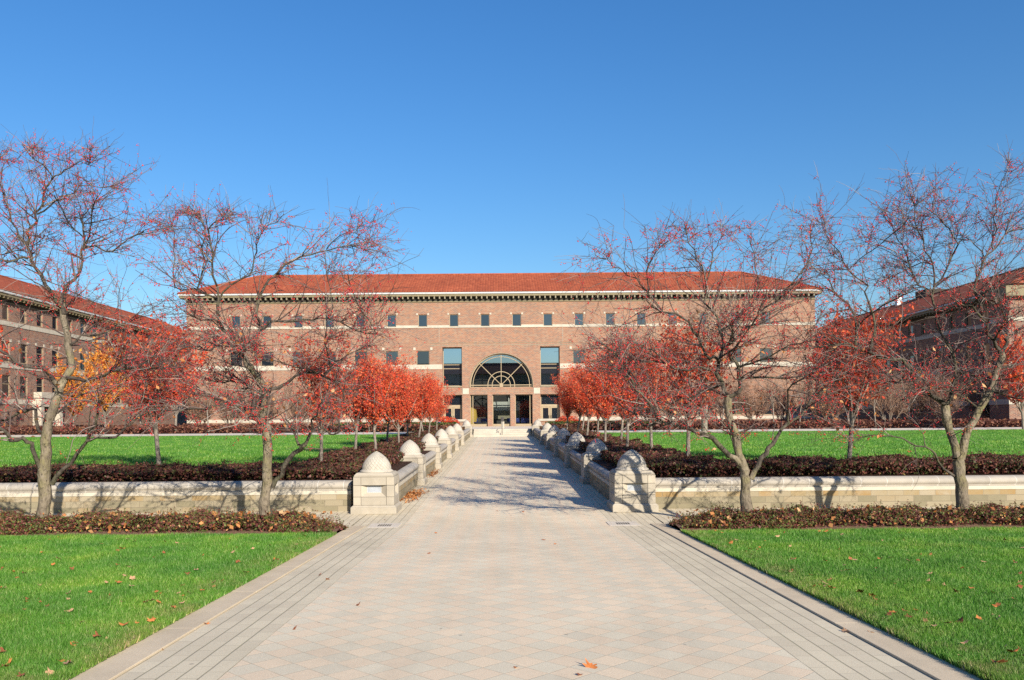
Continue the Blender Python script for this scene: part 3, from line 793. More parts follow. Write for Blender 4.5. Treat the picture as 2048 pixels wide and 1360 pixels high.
for s in (-1, 1):
    window(main, s * 5.5, 5.86, 2.16, 4.33, y=.70, glass='glass_mirror', bars=(1.98, 2.42), fr=.07, name='tall_window')
    MB().box(s * 5.5 - 1.1, s * 5.5 + 1.1, -.06, .79, 5.70, 5.86).build('sill', M['bracket'], main)
    # door recess
    dd = MB(); x0 = s * 5.5
    dd.box(x0 - 1.09, x0 - .99, .6, .7, 1.3, 4.86); dd.box(x0 + .99, x0 + 1.09, .6, .7, 1.3, 4.86)
    dd.box(x0 - .99, x0 + .99, .6, .7, 3.48, 3.72); dd.box(x0 - .99, x0 + .99, .62, .7, 4.78, 4.86)
    do = dd.build('door_frame', M['bronze'], main)
    MB().quad((x0 - .99, .65, 3.72), (x0 + .99, .65, 3.72), (x0 + .99, .65, 4.78), (x0 - .99, .65, 4.78)).build('transom_pane', M['glass_dark'], do, norm=False)
    for q in (-1, 1):
        a, b = sorted((x0 + q * .02, x0 + q * .98)); mb = MB(); t = .17
        mb.box(a, a + t, .62, .68, 1.3, 3.47); mb.box(b - t, b, .62, .68, 1.3, 3.47); mb.box(a + t, b - t, .62, .68, 1.3, 1.55); mb.box(a + t, b - t, .62, .68, 3.32, 3.47)
        lf = mb.build('door', M['bronze'], main)
        MB().quad((a + t, .65, 1.55), (b - t, .65, 1.55), (b - t, .65, 3.32), (a + t, .65, 3.32)).build('pane', M['glass_dark'], lf, norm=False)
        h = MB(); hx = x0 + q * .12; h.tube([(hx, .56, 2.0), (hx, .56, 2.5)], .03, 6); h.build('handle', M['dark_metal'], lf)
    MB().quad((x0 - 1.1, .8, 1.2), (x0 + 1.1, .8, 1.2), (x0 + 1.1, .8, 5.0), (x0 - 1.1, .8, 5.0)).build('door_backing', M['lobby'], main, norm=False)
for (a, b, mull) in ((-3.51, -1.55, -3.22), (-1.0, 1.0, None), (1.55, 3.51, 3.22)):
    mb = MB(); t = .07
    mb.box(a, a + t, .30, .40, 1.285, 4.87); mb.box(b - t, b, .30, .40, 1.285, 4.87); mb.box(a + t, b - t, .28, .42, 1.285, 1.54); mb.box(a + t, b - t, .30, .40, 4.78, 4.87)
    if mull: mb.box(mull - .04, mull + .04, .30, .40, 1.54, 4.78)
    e = mb.build('entrance_window', M['bronze'], main)
    MB().quad((a + t, .35, 1.54), (b - t, .35, 1.54), (b - t, .35, 4.78), (a + t, .35, 4.78)).build('pane', M['glass_clear'], e, norm=False)
# lobby behind the glass
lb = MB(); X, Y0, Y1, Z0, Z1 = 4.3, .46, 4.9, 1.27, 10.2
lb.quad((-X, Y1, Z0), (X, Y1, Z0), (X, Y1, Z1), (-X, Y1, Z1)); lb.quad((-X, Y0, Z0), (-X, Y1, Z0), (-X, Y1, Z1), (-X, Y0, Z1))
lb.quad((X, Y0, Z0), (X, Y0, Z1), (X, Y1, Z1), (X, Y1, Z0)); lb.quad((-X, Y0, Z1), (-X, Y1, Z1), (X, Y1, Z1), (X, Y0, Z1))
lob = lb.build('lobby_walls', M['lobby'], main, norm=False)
MB().quad((-X, Y0, Z0), (X, Y0, Z0), (X, Y1, Z0), (-X, Y1, Z0)).build('lobby_floor', M['lobby_floor'], lob, norm=False)
mb = MB(); mb.box(-1.7, .75, 4.55, 4.75, 3.1, 4.15); mb.box(.8, 1.25, 4.55, 4.75, 3.1, 4.6); mb.box(1.3, 2.2, 4.55, 4.75, 3.1, 4.15); mb.build('pale_panels', M['cream'], lob)
MB().box(-1.7, 2.2, 4.57, 4.75, 2.1, 3.05).build('tan_panel', M['bracket'], lob)
mb = MB(); mb.lathe([(1.0, 1.3), (1.25, 2.0), (1.1, 3.2), (.5, 3.5)], 20, c=(-4.0, 2.2)); mb.build('curved_counter', M['yellow_wood'], lob)
cn = 0
for (x, yy) in ((-3.0, 1.6), (-2.3, 1.9), (-1.75, 1.4), (.7, 1.8), (1.8, 1.5), (2.5, 1.7), (2.9, 1.3)):
    c = empty('chair', (x - .05, 90 + yy, 1.275), random.uniform(-.6, .6), label='blue lobby chair seen through the glass entrance', cat='chair', group='blue chairs in the lobby')
    MB().box(-.25, .25, -.25, .25, .42, .50).build('seat', M['blue'], c, bevel=.02)
    MB().box(-.25, .25, .22, .28, .52, .92).build('backrest', M['blue'], c, bevel=.02)
    mb = MB()
    for sx in (-1, 1):
        for sy in (-1, 1): mb.tube([(sx * .21, sy * .21, 0), (sx * .21, sy * .21, .43)], .018, 6)
    mb.build('leg_frame', M['dark_metal'], c)

# side buildings
def side_building(loc, rz, label, u0, u1, ze, ua, ub, pav=None, portal=None):
    root = empty('brick_building', loc, rz, label=label, cat='building')
    zt = ze - .95; D = 13
    us = np.arange(ua, ub, 2.65)
    hs = []
    for u in us:
        hs += [(u - .5, u + .5, ze - 2.45, ze - 1.15, .14), (u - .6, u + .6, ze - 6.2, ze - 4.4, .14), (u - .6, u + .6, ze - 9.5, ze - 7.4, .14)]
    mb = MB(); facade(mb, u0, u1, .9, zt, hs)
    mb.quad((u0, 0, .9), (u0, 0, zt), (u0, D, zt), (u0, D, .9)); mb.quad((u1, 0, .9), (u1, D, .9), (u1, D, zt), (u1, 0, zt)); mb.quad((u0, D, .9), (u0, D, zt), (u1, D, zt), (u1, D, .9))
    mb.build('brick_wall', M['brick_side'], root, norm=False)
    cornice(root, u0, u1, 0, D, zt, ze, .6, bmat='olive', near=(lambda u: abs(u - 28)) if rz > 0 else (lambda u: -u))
    hip_roof(root, u0 - .72, u1 + .72, -.72, D + .72, ze, .452, low_detail=True)
    for u in us:
        window(root, u, ze - 2.45, 1.0, 1.3); window(root, u, ze - 6.2, 1.2, 1.8, bars=(1.1,)); window(root, u, ze - 9.5, 1.2, 2.1, bars=(1.3,))
    mb = MB()
    for z, h in ((ze - 2.95, .4), (ze - 6.75, .45), (ze - 10.0, .45)): mb.box(u0 - .04, u1 + .04, -.05, .06, z, z + h)
    mb.build('stone_band', M['trim'], root)
    for u in us:
        for s in (-1, 1): block(root, u + s * .68, ze - 4.4, .26, .3)
    return root
left = side_building((-44.5, 75, 0), PI / 2, 'red tiled brick building on the left, its long side lit by low sun', -62, 52, 13.8, -58.8, 50, None)
pm = MB()
for u in (1.0, 2.6, 4.2): pm.box(u - .28, u + .28, -.9, -.06, 1.15, 3.6)
pm.box(.6, 4.6, -.95, -.062, 3.6, 4.2); pm.box(.9, 4.3, -.85, -.062, 4.2, 5.0)
po = pm.build('stone_portal', M['trim'], left, bevel=.03)
MB().box(1.3, 3.9, -.3, -.064, 1.15, 3.59).build('doorway', M['dark_metal'], po)
mb = MB(); mb.box(-1.2, 0, 4.2, 5.4, 15.5, 17.9); mb.box(-.4, .4, 6.6, 7.6, 15.5, 17.6); mb.build('roof_vent', M['vent'], left, bevel=.05)
right = side_building((44.0, 100, 0), -PI / 2, 'red tiled brick building on the right, its long side in shade', -30, 29.9, 13.0, -28.4, 28.6)
wing = MB()
u0, u1, v0, D, ze = 29.9, 32.6, -1.25, 14.0, 13.0
hs = []
mb = MB()
mb.quad((u0, v0, .9), (u1, v0, .9), (u1, v0, ze - .95), (u0, v0, ze - .95)); mb.quad((u1, v0, .9), (u1, D, .9), (u1, D, ze - .95), (u1, v0, ze - .95)); mb.quad((u0, v0, .9), (u0, v0, ze - .95), (u0, 0, ze - .95), (u0, 0, .9))
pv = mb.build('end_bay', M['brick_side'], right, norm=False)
mb = MB()
for z, h in ((ze - 2.95, .4), (ze - 6.75, .45), (ze - 10.0, .45)): mb.box(u0 - .05, u1 + .05, v0 - .05, D, z, z + h)
mb.build('stone_band', M['trim'], pv)
MB().box(u0 - .4, u1 + .6, v0 - .6, D + .6, ze - .95, ze - .01).build('fascia', M['olive'], pv, bevel=.05)
V = [(u0 - .7, v0 - .7, ze), (u1 + .7, v0 - .7, ze), (u1 + .7, D + .7, ze), (u0 - .7, D + .7, ze), (u0 - .7, 6.5, ze + 3.55), (u1 - 4, 6.5, ze + 3.55)]
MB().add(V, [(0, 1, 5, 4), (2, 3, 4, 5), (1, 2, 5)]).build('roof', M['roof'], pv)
mb = MB(); mb.box(3, 5.4, 6.2, 9, 15.6, 17.1); mb.build('roof_plant_room', M['dark_eave'], right, bevel=.05)
mb = MB(); mb.box(-1.2, -.6, 5.8, 6.4, 15.6, 17.3); mb.build('roof_vent', M['vent'], right, bevel=.05)
# the hall across the quad behind the camera: its reflection fills the entrance glass
rear = empty('brick_building', (0, -48, 0), PI, label='brick hall across the quad, seen as a dark reflection in the entrance glass', cat='building')
mb = MB(); hs = [(u - .8, u + .8, z, z + 2, .2) for u in np.arange(-34, 35, 4) for z in (2.5, 6.5, 10.5)]
facade(mb, -38, 38, 0, 15, hs); mb.quad((-38, 0, 0), (-38, 0, 15), (-38, 14, 15), (-38, 14, 0)); mb.quad((38, 0, 0), (38, 14, 0), (38, 14, 15), (38, 0, 15)); mb.quad((-38, 14, 0), (-38, 14, 15), (38, 14, 15), (38, 14, 0))
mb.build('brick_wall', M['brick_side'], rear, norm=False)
mb = MB()
for (a, b, c, d, e) in hs: mb.quad((a, .19, c), (b, .19, c), (b, .19, d), (a, .19, d))
mb.build('window', M['dark_metal'], rear, norm=False)
hip_roof(rear, -38.7, 38.7, -.7, 14.7, 15, .45, low_detail=True)
# little blue sign by the left end pedestal
sg = empty('blue_sign', (-5.05, 64.2, up(64.2)), label='small blue and white sign on a dark post among the shrubs left of the steps', cat='sign')
mb = MB(); mb.box(-.025, .025, -.02, .02, 0, .62); mb.build('post', M['dark_metal'], sg)
M['sign_blue'] = m_plain('sign_blue', (.10, .28, .62), .4, .03); M['sign_white'] = m_plain('sign_white', (.8, .82, .85), .4, .02)
pl = MB().box(-.11, .11, -.035, -.021, .48, .72).build('plate', M['sign_blue'], sg)
mb = MB(); mb.lathe([(.045, 0), (.045, .004)], 14); 
for i, v in enumerate(mb.v): mb.v[i] = (v[0], -.036 - v[2], .61 + v[1])
mb.box(-.012, .012, -.039, -.0355, .66, .70); mb.build('symbol', M['sign_white'], pl)
# ------------------------------------------------------------------ crabapple trees
def smooth_poly(pts, per=.16):
    """resample a polyline with Catmull-Rom"""
    pts = np.asarray(pts, float); n = len(pts)
    if n == 2: 
        k = max(2, int(np.linalg.norm(pts[1] - pts[0]) / per) + 1)
        return pts[0] + (pts[1] - pts[0]) * np.linspace(0, 1, k)[:, None]
    ext = np.vstack([2 * pts[0] - pts[1], pts, 2 * pts[-1] - pts[-2]]); out = []
    for i in range(1, n):
        p0, p1, p2, p3 = ext[i - 1], ext[i], ext[i + 1], ext[i + 2]
        k = max(2, int(np.linalg.norm(p2 - p1) / per))
        for t in np.linspace(0, 1, k, endpoint=False):
            out.append(.5 * ((2 * p1) + (-p0 + p2) * t + (2 * p0 - 5 * p1 + 4 * p2 - p3) * t * t + (-p0 + 3 * p1 - 3 * p2 + p3) * t ** 3))
    out.append(pts[-1])
    return np.array(out)

def grow(start, direc, length, seg, wander, lift, r0, r1):
    pts = [np.array(start)]; d = np.array(direc, float); d /= np.linalg.norm(d)
    n = max(2, int(round(length / seg)))
    for _ in range(n):
        d = d + rng.normal(size=3) * wander; d[2] += lift; d /= np.linalg.norm(d)
        pts.append(pts[-1] + d * (length / n))
    return np.array(pts), np.linspace(r0, r1, n + 1)

OCT_V = np.array([(1, 0, 0), (-1, 0, 0), (0, 1, 0), (0, -1, 0), (0, 0, 1), (0, 0, -1)], float)
OCT_F = np.array([(0, 2, 4), (2, 1, 4), (1, 3, 4), (3, 0, 4), (2, 0, 5), (1, 2, 5), (3, 1, 5), (0, 3, 5)])
def octs(C, R):
    n = len(C)
    V = (C[:, None, :] + OCT_V[None] * R[:, None, None]).reshape(-1, 3)
    F = (OCT_F[None] + (np.arange(n) * 6)[:, None, None]).reshape(-1, 3)
    return V, F

def crabapple(limbs, d0, label, seed, top, bare=0.0, density=1.0, extra=6, zcrown=2.0):
    global rng
    rng = np.random.default_rng(seed)
    base = np.array(P(*limbs[0][0][0], d0)); base[2] = zp(d0)
    slope = (838 - top) / 1600
    def under(br, margin):
        s, r = br; ok = (s[:, 2] - EYE) / s[:, 1] < slope - margin
        k = len(s) if ok.all() else max(2, int(np.argmin(ok)))
        return s[:k], r[:k]
    polys = []; twigs = []; fine = []; tips = []
    for li, (pp, r0, r1, e0, e1) in enumerate(limbs):
        if li == 0: r0, r1 = r0 * .68, r1 * .74
        else: r0 *= .78
        n = len(pp); k = np.linspace(0, 1, n)
        pts = [P(x, y, d0 + e0 + (e1 - e0) * t ** 1.2) for (x, y), t in zip(pp, k)]
        s = smooth_poly(pts); t = np.linspace(0, 1, len(s))
        s[1:-1] += rng.normal(size=(len(s) - 2, 3)) * .010 * (1 + (r0 < .06))
        r = (r0 + (r1 - r0) * t ** .8) * (1 + .06 * rng.normal(size=len(s)))
        polys.append((s, np.abs(r)))
    s0, r0_ = polys[0]; s0[0][2] -= .12; r0_[0] *= 1.25; r0_[1] *= 1.1
    ctr = np.mean([p[0].mean(0) for p in polys[1:]], axis=0)
    # limbs that reach toward and away from the camera, so that the crown is round
    mains = list(polys)
    for _ in range(extra):
        s, r = mains[rng.integers(0, len(mains))]
        cand = [i for i in range(len(s)) if s[i][2] > 2.7]
        if not cand: continue
        i = cand[rng.integers(0, len(cand))]
        dirc = np.array([rng.normal() * .5, rng.choice([-1, 1]) * (1 + rng.random()), .25 + rng.random() * .45])
        rr = min(.032, r[i] * .7)
        polys.append(under(grow(s[i], dirc, 1.0 + rng.random() * .9, .16, .13, .0, rr, .008), .06))
    limbs3 = list(polys)
    for (s, r) in limbs3:
        L = np.r_[0, np.cumsum(np.linalg.norm(np.diff(s, axis=0), axis=1))]
        n = int(L[-1] * 12.5 * density)
        for _ in range(n):
            u = rng.random() ** .75 * L[-1]; i = min(len(s) - 2, int(np.searchsorted(L, u)))
            if r[i] > .085 or s[i][2] < 1.45 + .55 * rng.random() or rng.random() < bare * (r[i] > .03): continue
            p = s[i]; t = s[i + 1] - s[i]; t /= np.linalg.norm(t) + 1e-9
            out = p - ctr; out[2] *= .4; out /= np.linalg.norm(out) + 1e-9
            d = rng.normal(size=3); d -= t * d.dot(t) * .6; d /= np.linalg.norm(d)
            d = d * .9 + t * .45 + out * .45 + np.array([0, 0, .18])
            if d[2] < -.25: d[2] = -d[2]
            ln = .35 + rng.random() ** 1.2 * 1.0
            tw = grow(p, d, ln, .09, .10, rng.normal() * .02 - .006, min(.013, r[i] * .6), .003)
            twigs.append(under(tw, 0.0))
    for (s, r) in list(twigs):
        for _ in range(int(rng.integers(6, 12))):
            i = int(rng.integers(1, len(s)))
            t = s[i] - s[i - 1]; t /= np.linalg.norm(t) + 1e-9
            d = rng.normal(size=3) * .8 + t * .7 + np.array([0, 0, .12])
            fine.append(grow(s[i], d, .10 + rng.random() ** 1.5 * .5, .08, .11, -.02,   .0036, .0020))
    V, F = tube_arrays([p for p in polys], 9)
    root = empty('crabapple_tree', tuple(base), label=label, cat='tree', group='bare crabapple trees with red berries')
    o = mi = np.concatenate([np.repeat((r[:-1] < .052).astype(int), 9) for s, r in polys])
    link_mesh('trunk', arr_mesh('trunk', V - base, F, [M['bark'], M['bark_dark']], True, mi), None, root)
    V, F = tube_arrays(twigs, 4); n1 = len(F); V2, F2 = tube_arrays(fine, 3)
    link_mesh('branches', arr_mesh('branches', V - base, F, M['twig'], True), None, root)
    link_mesh('twigs', arr_mesh('twigs', V2 - base, F2, M['twig'], True), None, root)
    C = []
    for (s, r) in fine + twigs:
        if rng.random() < .60: continue
        for _ in range(int(rng.integers(1, 5))):
            i = int(rng.integers(0, len(s) - 1)); f = rng.random()
            p = s[i] * (1 - f) + s[i + 1] * f
            for _ in range(int(rng.integers(1, 4))):
                C.append(p + rng.normal(size=3) * .020 + np.array([0, 0, -.022]))
    C = np.array(C); R = .0075 + .0065 * rng.random(len(C))
    V, F = octs(C, R)
    link_mesh('berries', arr_mesh('berries', V - base, F, M['berry'], True), None, root)
    # a few withered leaves still hanging low in the crown
    ends = np.array([p[0][-1] for p in fine]); ends = ends[(ends[:, 2] < 3.6)]
    k = rng.permutation(len(ends))[:110]
    V, F = leaf_quads(ends[k], rand_dirs(len(k)), .035 + .03 * rng.random(len(k)), 1.7, .3)
    link_mesh('withered_leaves', arr_mesh('withered_leaves', V - base, F, M['dry_leaf']), None, root)
    return root

T1 = [
 ([(86, 1048), (90, 960), (92, 905), (93, 860), (104, 827), (112, 803), (118, 776)], .175, .105, 0, .1),
 ([(118, 776), (133, 751), (143, 736), (138, 690), (128, 640), (125, 600)], .095, .06, .1, .5),
 ([(128, 628), (116, 605), (100, 583), (82, 551), (63, 522), (56, 495), (56, 478), (63, 454), (76, 442), (74, 428), (85, 410), (94, 378), (103, 357), (88, 333), (65, 316), (44, 289)], .055, .008, .4, .2),
 ([(125, 605), (132, 572), (150, 560), (163, 536), (165, 504), (169, 478), (168, 448), (158, 425)], .05, .012, .5, 1.2),
 ([(166, 500), (182, 492), (224, 503), (256, 478), (288, 463)], .03, .008, .8, .4),
 ([(103, 357), (118, 345), (140, 332), (160, 325), (190, 333)], .018, .006, .2, -.3),
 ([(74, 428), (100, 412), (125, 395), (150, 385), (180, 372), (240, 378)], .022, .006, .2, .9),
 ([(118, 772), (102, 752), (81, 735), (45, 730), (24, 715), (-10, 690), (-40, 650)], .07, .02, .1, -.7),
 ([(81, 935), (71, 911), (62, 887), (45, 878), (21, 880), (9, 860), (-20, 846), (-60, 838)], .06, .025, -.05, -.8),
 ([(104, 968), (130, 941), (154, 908), (172, 881), (187, 851), (196, 827), (200, 800)], .062, .015, -.02, -.5),
 ([(172, 882), (193, 877), (229, 875), (250, 857), (271, 839), (301, 821), (320, 812)], .035, .010, -.3, .2),
 ([(93, 865), (75, 860), (72, 821), (39, 824), (0, 848), (-30, 850)], .045, .015, 0, 1.0),
 ([(56, 516), (35, 516), (6, 522), (-40, 505), (-70, 470)], .03, .008, .2, -.6),
 ([(133, 755), (172, 756), (193, 757), (223, 742), (289, 739), (310, 735)], .045, .010, .1, -.9),
 ([(140, 690), (165, 672), (200, 668), (240, 650), (280, 640)], .032, .008, .3, 1.1),
 ([(56, 490), (40, 470), (20, 430), (10, 400), (-10, 340), (5, 300)], .028, .007, .2, .8),
 ([(104, 827), (130, 815), (165, 790), (200, 782), (240, 760)], .032, .008, 0, 1.3),
]
T2 = [
 ([(528, 1044), (530, 987), (534, 938), (534, 890), (532, 856), (526, 824), (527, 790), (530, 776)], .155, .10, 0, .05),
 ([(528, 780), (513, 752), (501, 735), (491, 718), (480, 699)], .085, .06, .05, 0),
 ([(480, 699), (457, 667), (441, 646), (436, 625), (438, 600), (432, 575), (423, 525), (423, 493), (418, 461), (441, 434), (462, 434)], .05, .008, 0, -.6),
 ([(438, 600), (415, 590), (401, 583), (404, 559), (407, 519), (409, 456), (395, 433), (378, 413)], .03, .007, -.2, .3),
 ([(401, 583), (380, 577), (350, 574), (350, 520), (349, 480), (340, 440)], .02, .005, 0, .7),
 ([(482, 698), (507, 681), (520, 670), (521, 659), (513, 630), (520, 596), (531, 572), (550, 551), (568, 532), (621, 506), (653, 499), (693, 491), (748, 506)], .055, .007, 0, .9),
 ([(653, 499), (664, 485), (677, 471), (701, 463), (720, 470)], .016, .005, .5, .2),
 ([(438, 600), (449, 583), (478, 556), (499, 551), (508, 515), (513, 490), (522, 468), (536, 448), (568, 428)], .026, .006, -.2, -.7),
 ([(522, 659), (539, 646), (576, 641), (625, 637), (661, 636), (700, 659), (753, 667)], .038, .008, .2, -.6),
 ([(661, 638), (663, 628), (663, 596), (656, 559), (660, 535)], .020, .006, -.2, .4),
 ([(524, 848), (501, 829), (477, 815), (460, 802), (433, 810), (395, 815), (360, 822)], .05, .010, .0, -.9),
 ([(460, 802), (440, 796), (415, 786), (385, 790)], .025, .008, -.4, -.2),
 ([(545, 975), (560, 946), (574, 921), (598, 897), (611, 889)], .062, .045, 0, -.4),
 ([(611, 889), (620, 866), (627, 841), (637, 817), (650, 790)], .04, .010, -.4, -.9),
 ([(622, 864), (632, 858), (647, 858), (661, 868), (676, 866), (678, 840)], .028, .012, -.5, -.1),
 ([(598, 890), (592, 875), (590, 863), (584, 850), (570, 838)], .034, .012, -.4, .2),
 ([(531, 785), (552, 775), (574, 764), (613, 742), (647, 751), (686, 781), (688, 800)], .05, .012, .05, .8),
 ([(647, 748), (674, 725), (682, 718), (710, 700), (740, 690)], .025, .007, .5, 1.2),
 ([(486, 705), (465, 690), (430, 695), (414, 700), (385, 690), (355, 700)], .035, .008, 0, .9),
 ([(528, 790), (500, 775), (470, 762), (440, 765), (405, 752)], .035, .008, 0, 1.1),
 ([(478, 690), (455, 650), (430, 640), (400, 640), (370, 625)], .028, .007, 0, -1.0),
]
T3 = [
 ([(1492, 1036), (1491, 975), (1489, 950), (1486, 933), (1477, 905), (1470, 870), (1460, 840), (1456, 805), (1454, 790)], .155, .085, 0, .05),
 ([(1454, 790), (1445, 772), (1432, 747), (1437, 730), (1442, 718), (1449, 685), (1442, 661), (1435, 633), (1409, 605), (1412, 567), (1395, 518), (1379, 487), (1369, 449)], .062, .007, .05, .6),
 ([(1456, 795), (1466, 788), (1480, 783), (1482, 765), (1480, 748), (1470, 727), (1461, 711), (1458, 689), (1475, 676), (1489, 656), (1527, 647), (1524, 621), (1548, 600), (1581, 572), (1609, 534), (1624, 499), (1621, 447)], .06, .007, .05, -.5),
 ([(1440, 722), (1427, 714), (1414, 706), (1395, 673), (1374, 645), (1351, 626), (1304, 615), (1294, 581), (1294, 546), (1304, 511), (1336, 482)], .042, .007, .1, -.8),
 ([(1412, 567), (1416, 548), (1428, 506), (1440, 480), (1449, 468)], .022, .005, .4, .1),
 ([(1482, 930), (1462, 912), (1437, 890), (1405, 865), (1360, 850), (1327, 845), (1315, 835), (1300, 807), (1282, 790), (1265, 762), (1240, 717), (1220, 697), (1195, 685)], .075, .012, 0, -.7),
 ([(1318, 842), (1295, 852), (1277, 842), (1272, 812), (1275, 772)], .034, .010, -.3, .2),
 ([(1466, 885), (1452, 855), (1437, 840), (1400, 832), (1380, 836)], .016, .005, 0, -.6),
 ([(1502, 958), (1515, 930), (1530, 905), (1547, 885), (1555, 867), (1580, 845), (1610, 815), (1627, 792), (1640, 750), (1647, 725), (1659, 705)], .07, .012, 0, .7),
 ([(1575, 848), (1575, 805), (1577, 782), (1600, 762), (1622, 752)], .028, .008, .3, -.5),
 ([(1480, 757), (1515, 755), (1550, 757), (1600, 752), (1640, 745)], .035, .008, .05, .9),
 ([(1440, 770), (1405, 785), (1375, 795), (1340, 807), (1310, 800)], .032, .008, .05, 1.0),
 ([(1435, 750), (1400, 735), (1360, 740), (1320, 722), (1270, 728)], .030, .007, .05, -1.2),
 ([(1294, 581), (1270, 560), (1240, 540), (1215, 520), (1190, 510)], .016, .005, -.5, -.2),
 ([(1442, 661), (1475, 640), (1500, 610), (1515, 570), (1510, 520), (1500, 480)], .026, .006, .3, 1.1),
 ([(1627, 792), (1650, 780), (1670, 760), (1690, 745)], .03, .008, .5, .9),
 ([(1470, 740), (1500, 725), (1540, 715), (1580, 690), (1630, 680)], .03, .007, 0, -1.1),
 ([(1260, 755), (1235, 748), (1215, 735)], .018, .005, -.6, -.9),
]
T4 = [
 ([(1927, 1022), (1920, 954), (1919, 925), (1914, 912)], .165, .125, 0, 0),
 ([(1914, 915), (1904, 872), (1893, 840), (1890, 812)], .095, .075, 0, .15),
 ([(1890, 812), (1877, 799), (1849, 782), (1830, 766), (1820, 742), (1803, 720), (1771, 718), (1743, 708), (1711, 691), (1681, 687), (1640, 693), (1610, 690)], .065, .012, .15, -.6),
 ([(1711, 691), (1713, 651), (1703, 616), (1681, 594), (1662, 569), (1657, 553), (1640, 545)], .034, .007, -.3, -.6),
 ([(1738, 706), (1744, 689), (1749, 670), (1747, 626), (1732, 583), (1727, 567), (1697, 539), (1681, 504), (1654, 466), (1645, 433)], .034, .006, -.4, .3),
 ([(1890, 812), (1905, 785), (1912, 758), (1907, 728), (1896, 690), (1877, 645), (1871, 618), (1866, 575), (1868, 531), (1849, 499), (1828, 439), (1836, 395)], .05, .007, .15, .5),
 ([(1866, 582), (1849, 575), (1830, 556), (1803, 493), (1762, 417)], .026, .006, .4, 1.0),
 ([(1867, 572), (1893, 539), (1912, 493), (1885, 444), (1850, 415)], .024, .006, .4, -.2),
 ([(1921, 918), (1936, 864), (1945, 848), (1961, 818), (1980, 782), (1991, 747), (2002, 723), (2002, 704)], .10, .06, 0, -.2),
 ([(2002, 704), (1985, 682), (1966, 632), (1942, 610), (1912, 605)], .048, .014, -.2, -.7),
 ([(1966, 635), (1953, 590), (1953, 561), (1966, 526), (1983, 504), (2013, 471), (2043, 455), (2080, 440)], .035, .007, -.4, -.1),
 ([(1986, 500), (1988, 477), (1992, 420), (1994, 382), (2018, 335)], .018, .005, -.3, -.6),
 ([(1970, 520), (1950, 490), (1930, 470), (1900, 468)], .016, .005, -.3, .3),
 ([(2002, 706), (2013, 684), (2016, 673), (2050, 650), (2090, 630), (2140, 580)], .045, .012, -.2, .5),
 ([(1908, 952), (1890, 935), (1871, 908), (1849, 895), (1803, 878), (1762, 869), (1732, 871), (1703, 886)], .034, .006, 0, -.7),
 ([(1980, 782), (2010, 790), (2040, 800), (2080, 790)], .035, .008, -.1, -.8),
 ([(1961, 818), (1920, 790), (1880, 775), (1840, 790), (1800, 800)], .03, .007, 0, -1.0),
 ([(1995, 740), (2030, 730), (2070, 720), (2110, 700)], .035, .008, -.1, 1.0),
 ([(1905, 785), (1930, 770), (1960, 765), (2000, 778)], .03, .008, .1, 1.0),
 ([(1820, 742), (1800, 760), (1770, 765), (1730, 768)], .03, .007, .0, .8),
]
crabapple(T1, 15.0, 'crabapple tree with berries at the far left, its low limb spreading right over the wall', 101, 285, extra=9)
crabapple(T2, 15.0, 'crabapple tree with berries left of the path, straight trunk with one knotty low branch', 102, 415, extra=9)
crabapple(T3, 15.0, 'crabapple tree with berries right of the path, trunk splitting three ways near the wall', 103, 450, extra=9)
crabapple(T4, 15.2, 'crabapple tree at the far right with a trunk forked like a Y', 104, 335, bare=.2, density=1.0, extra=9)
rng = np.random.default_rng(55)

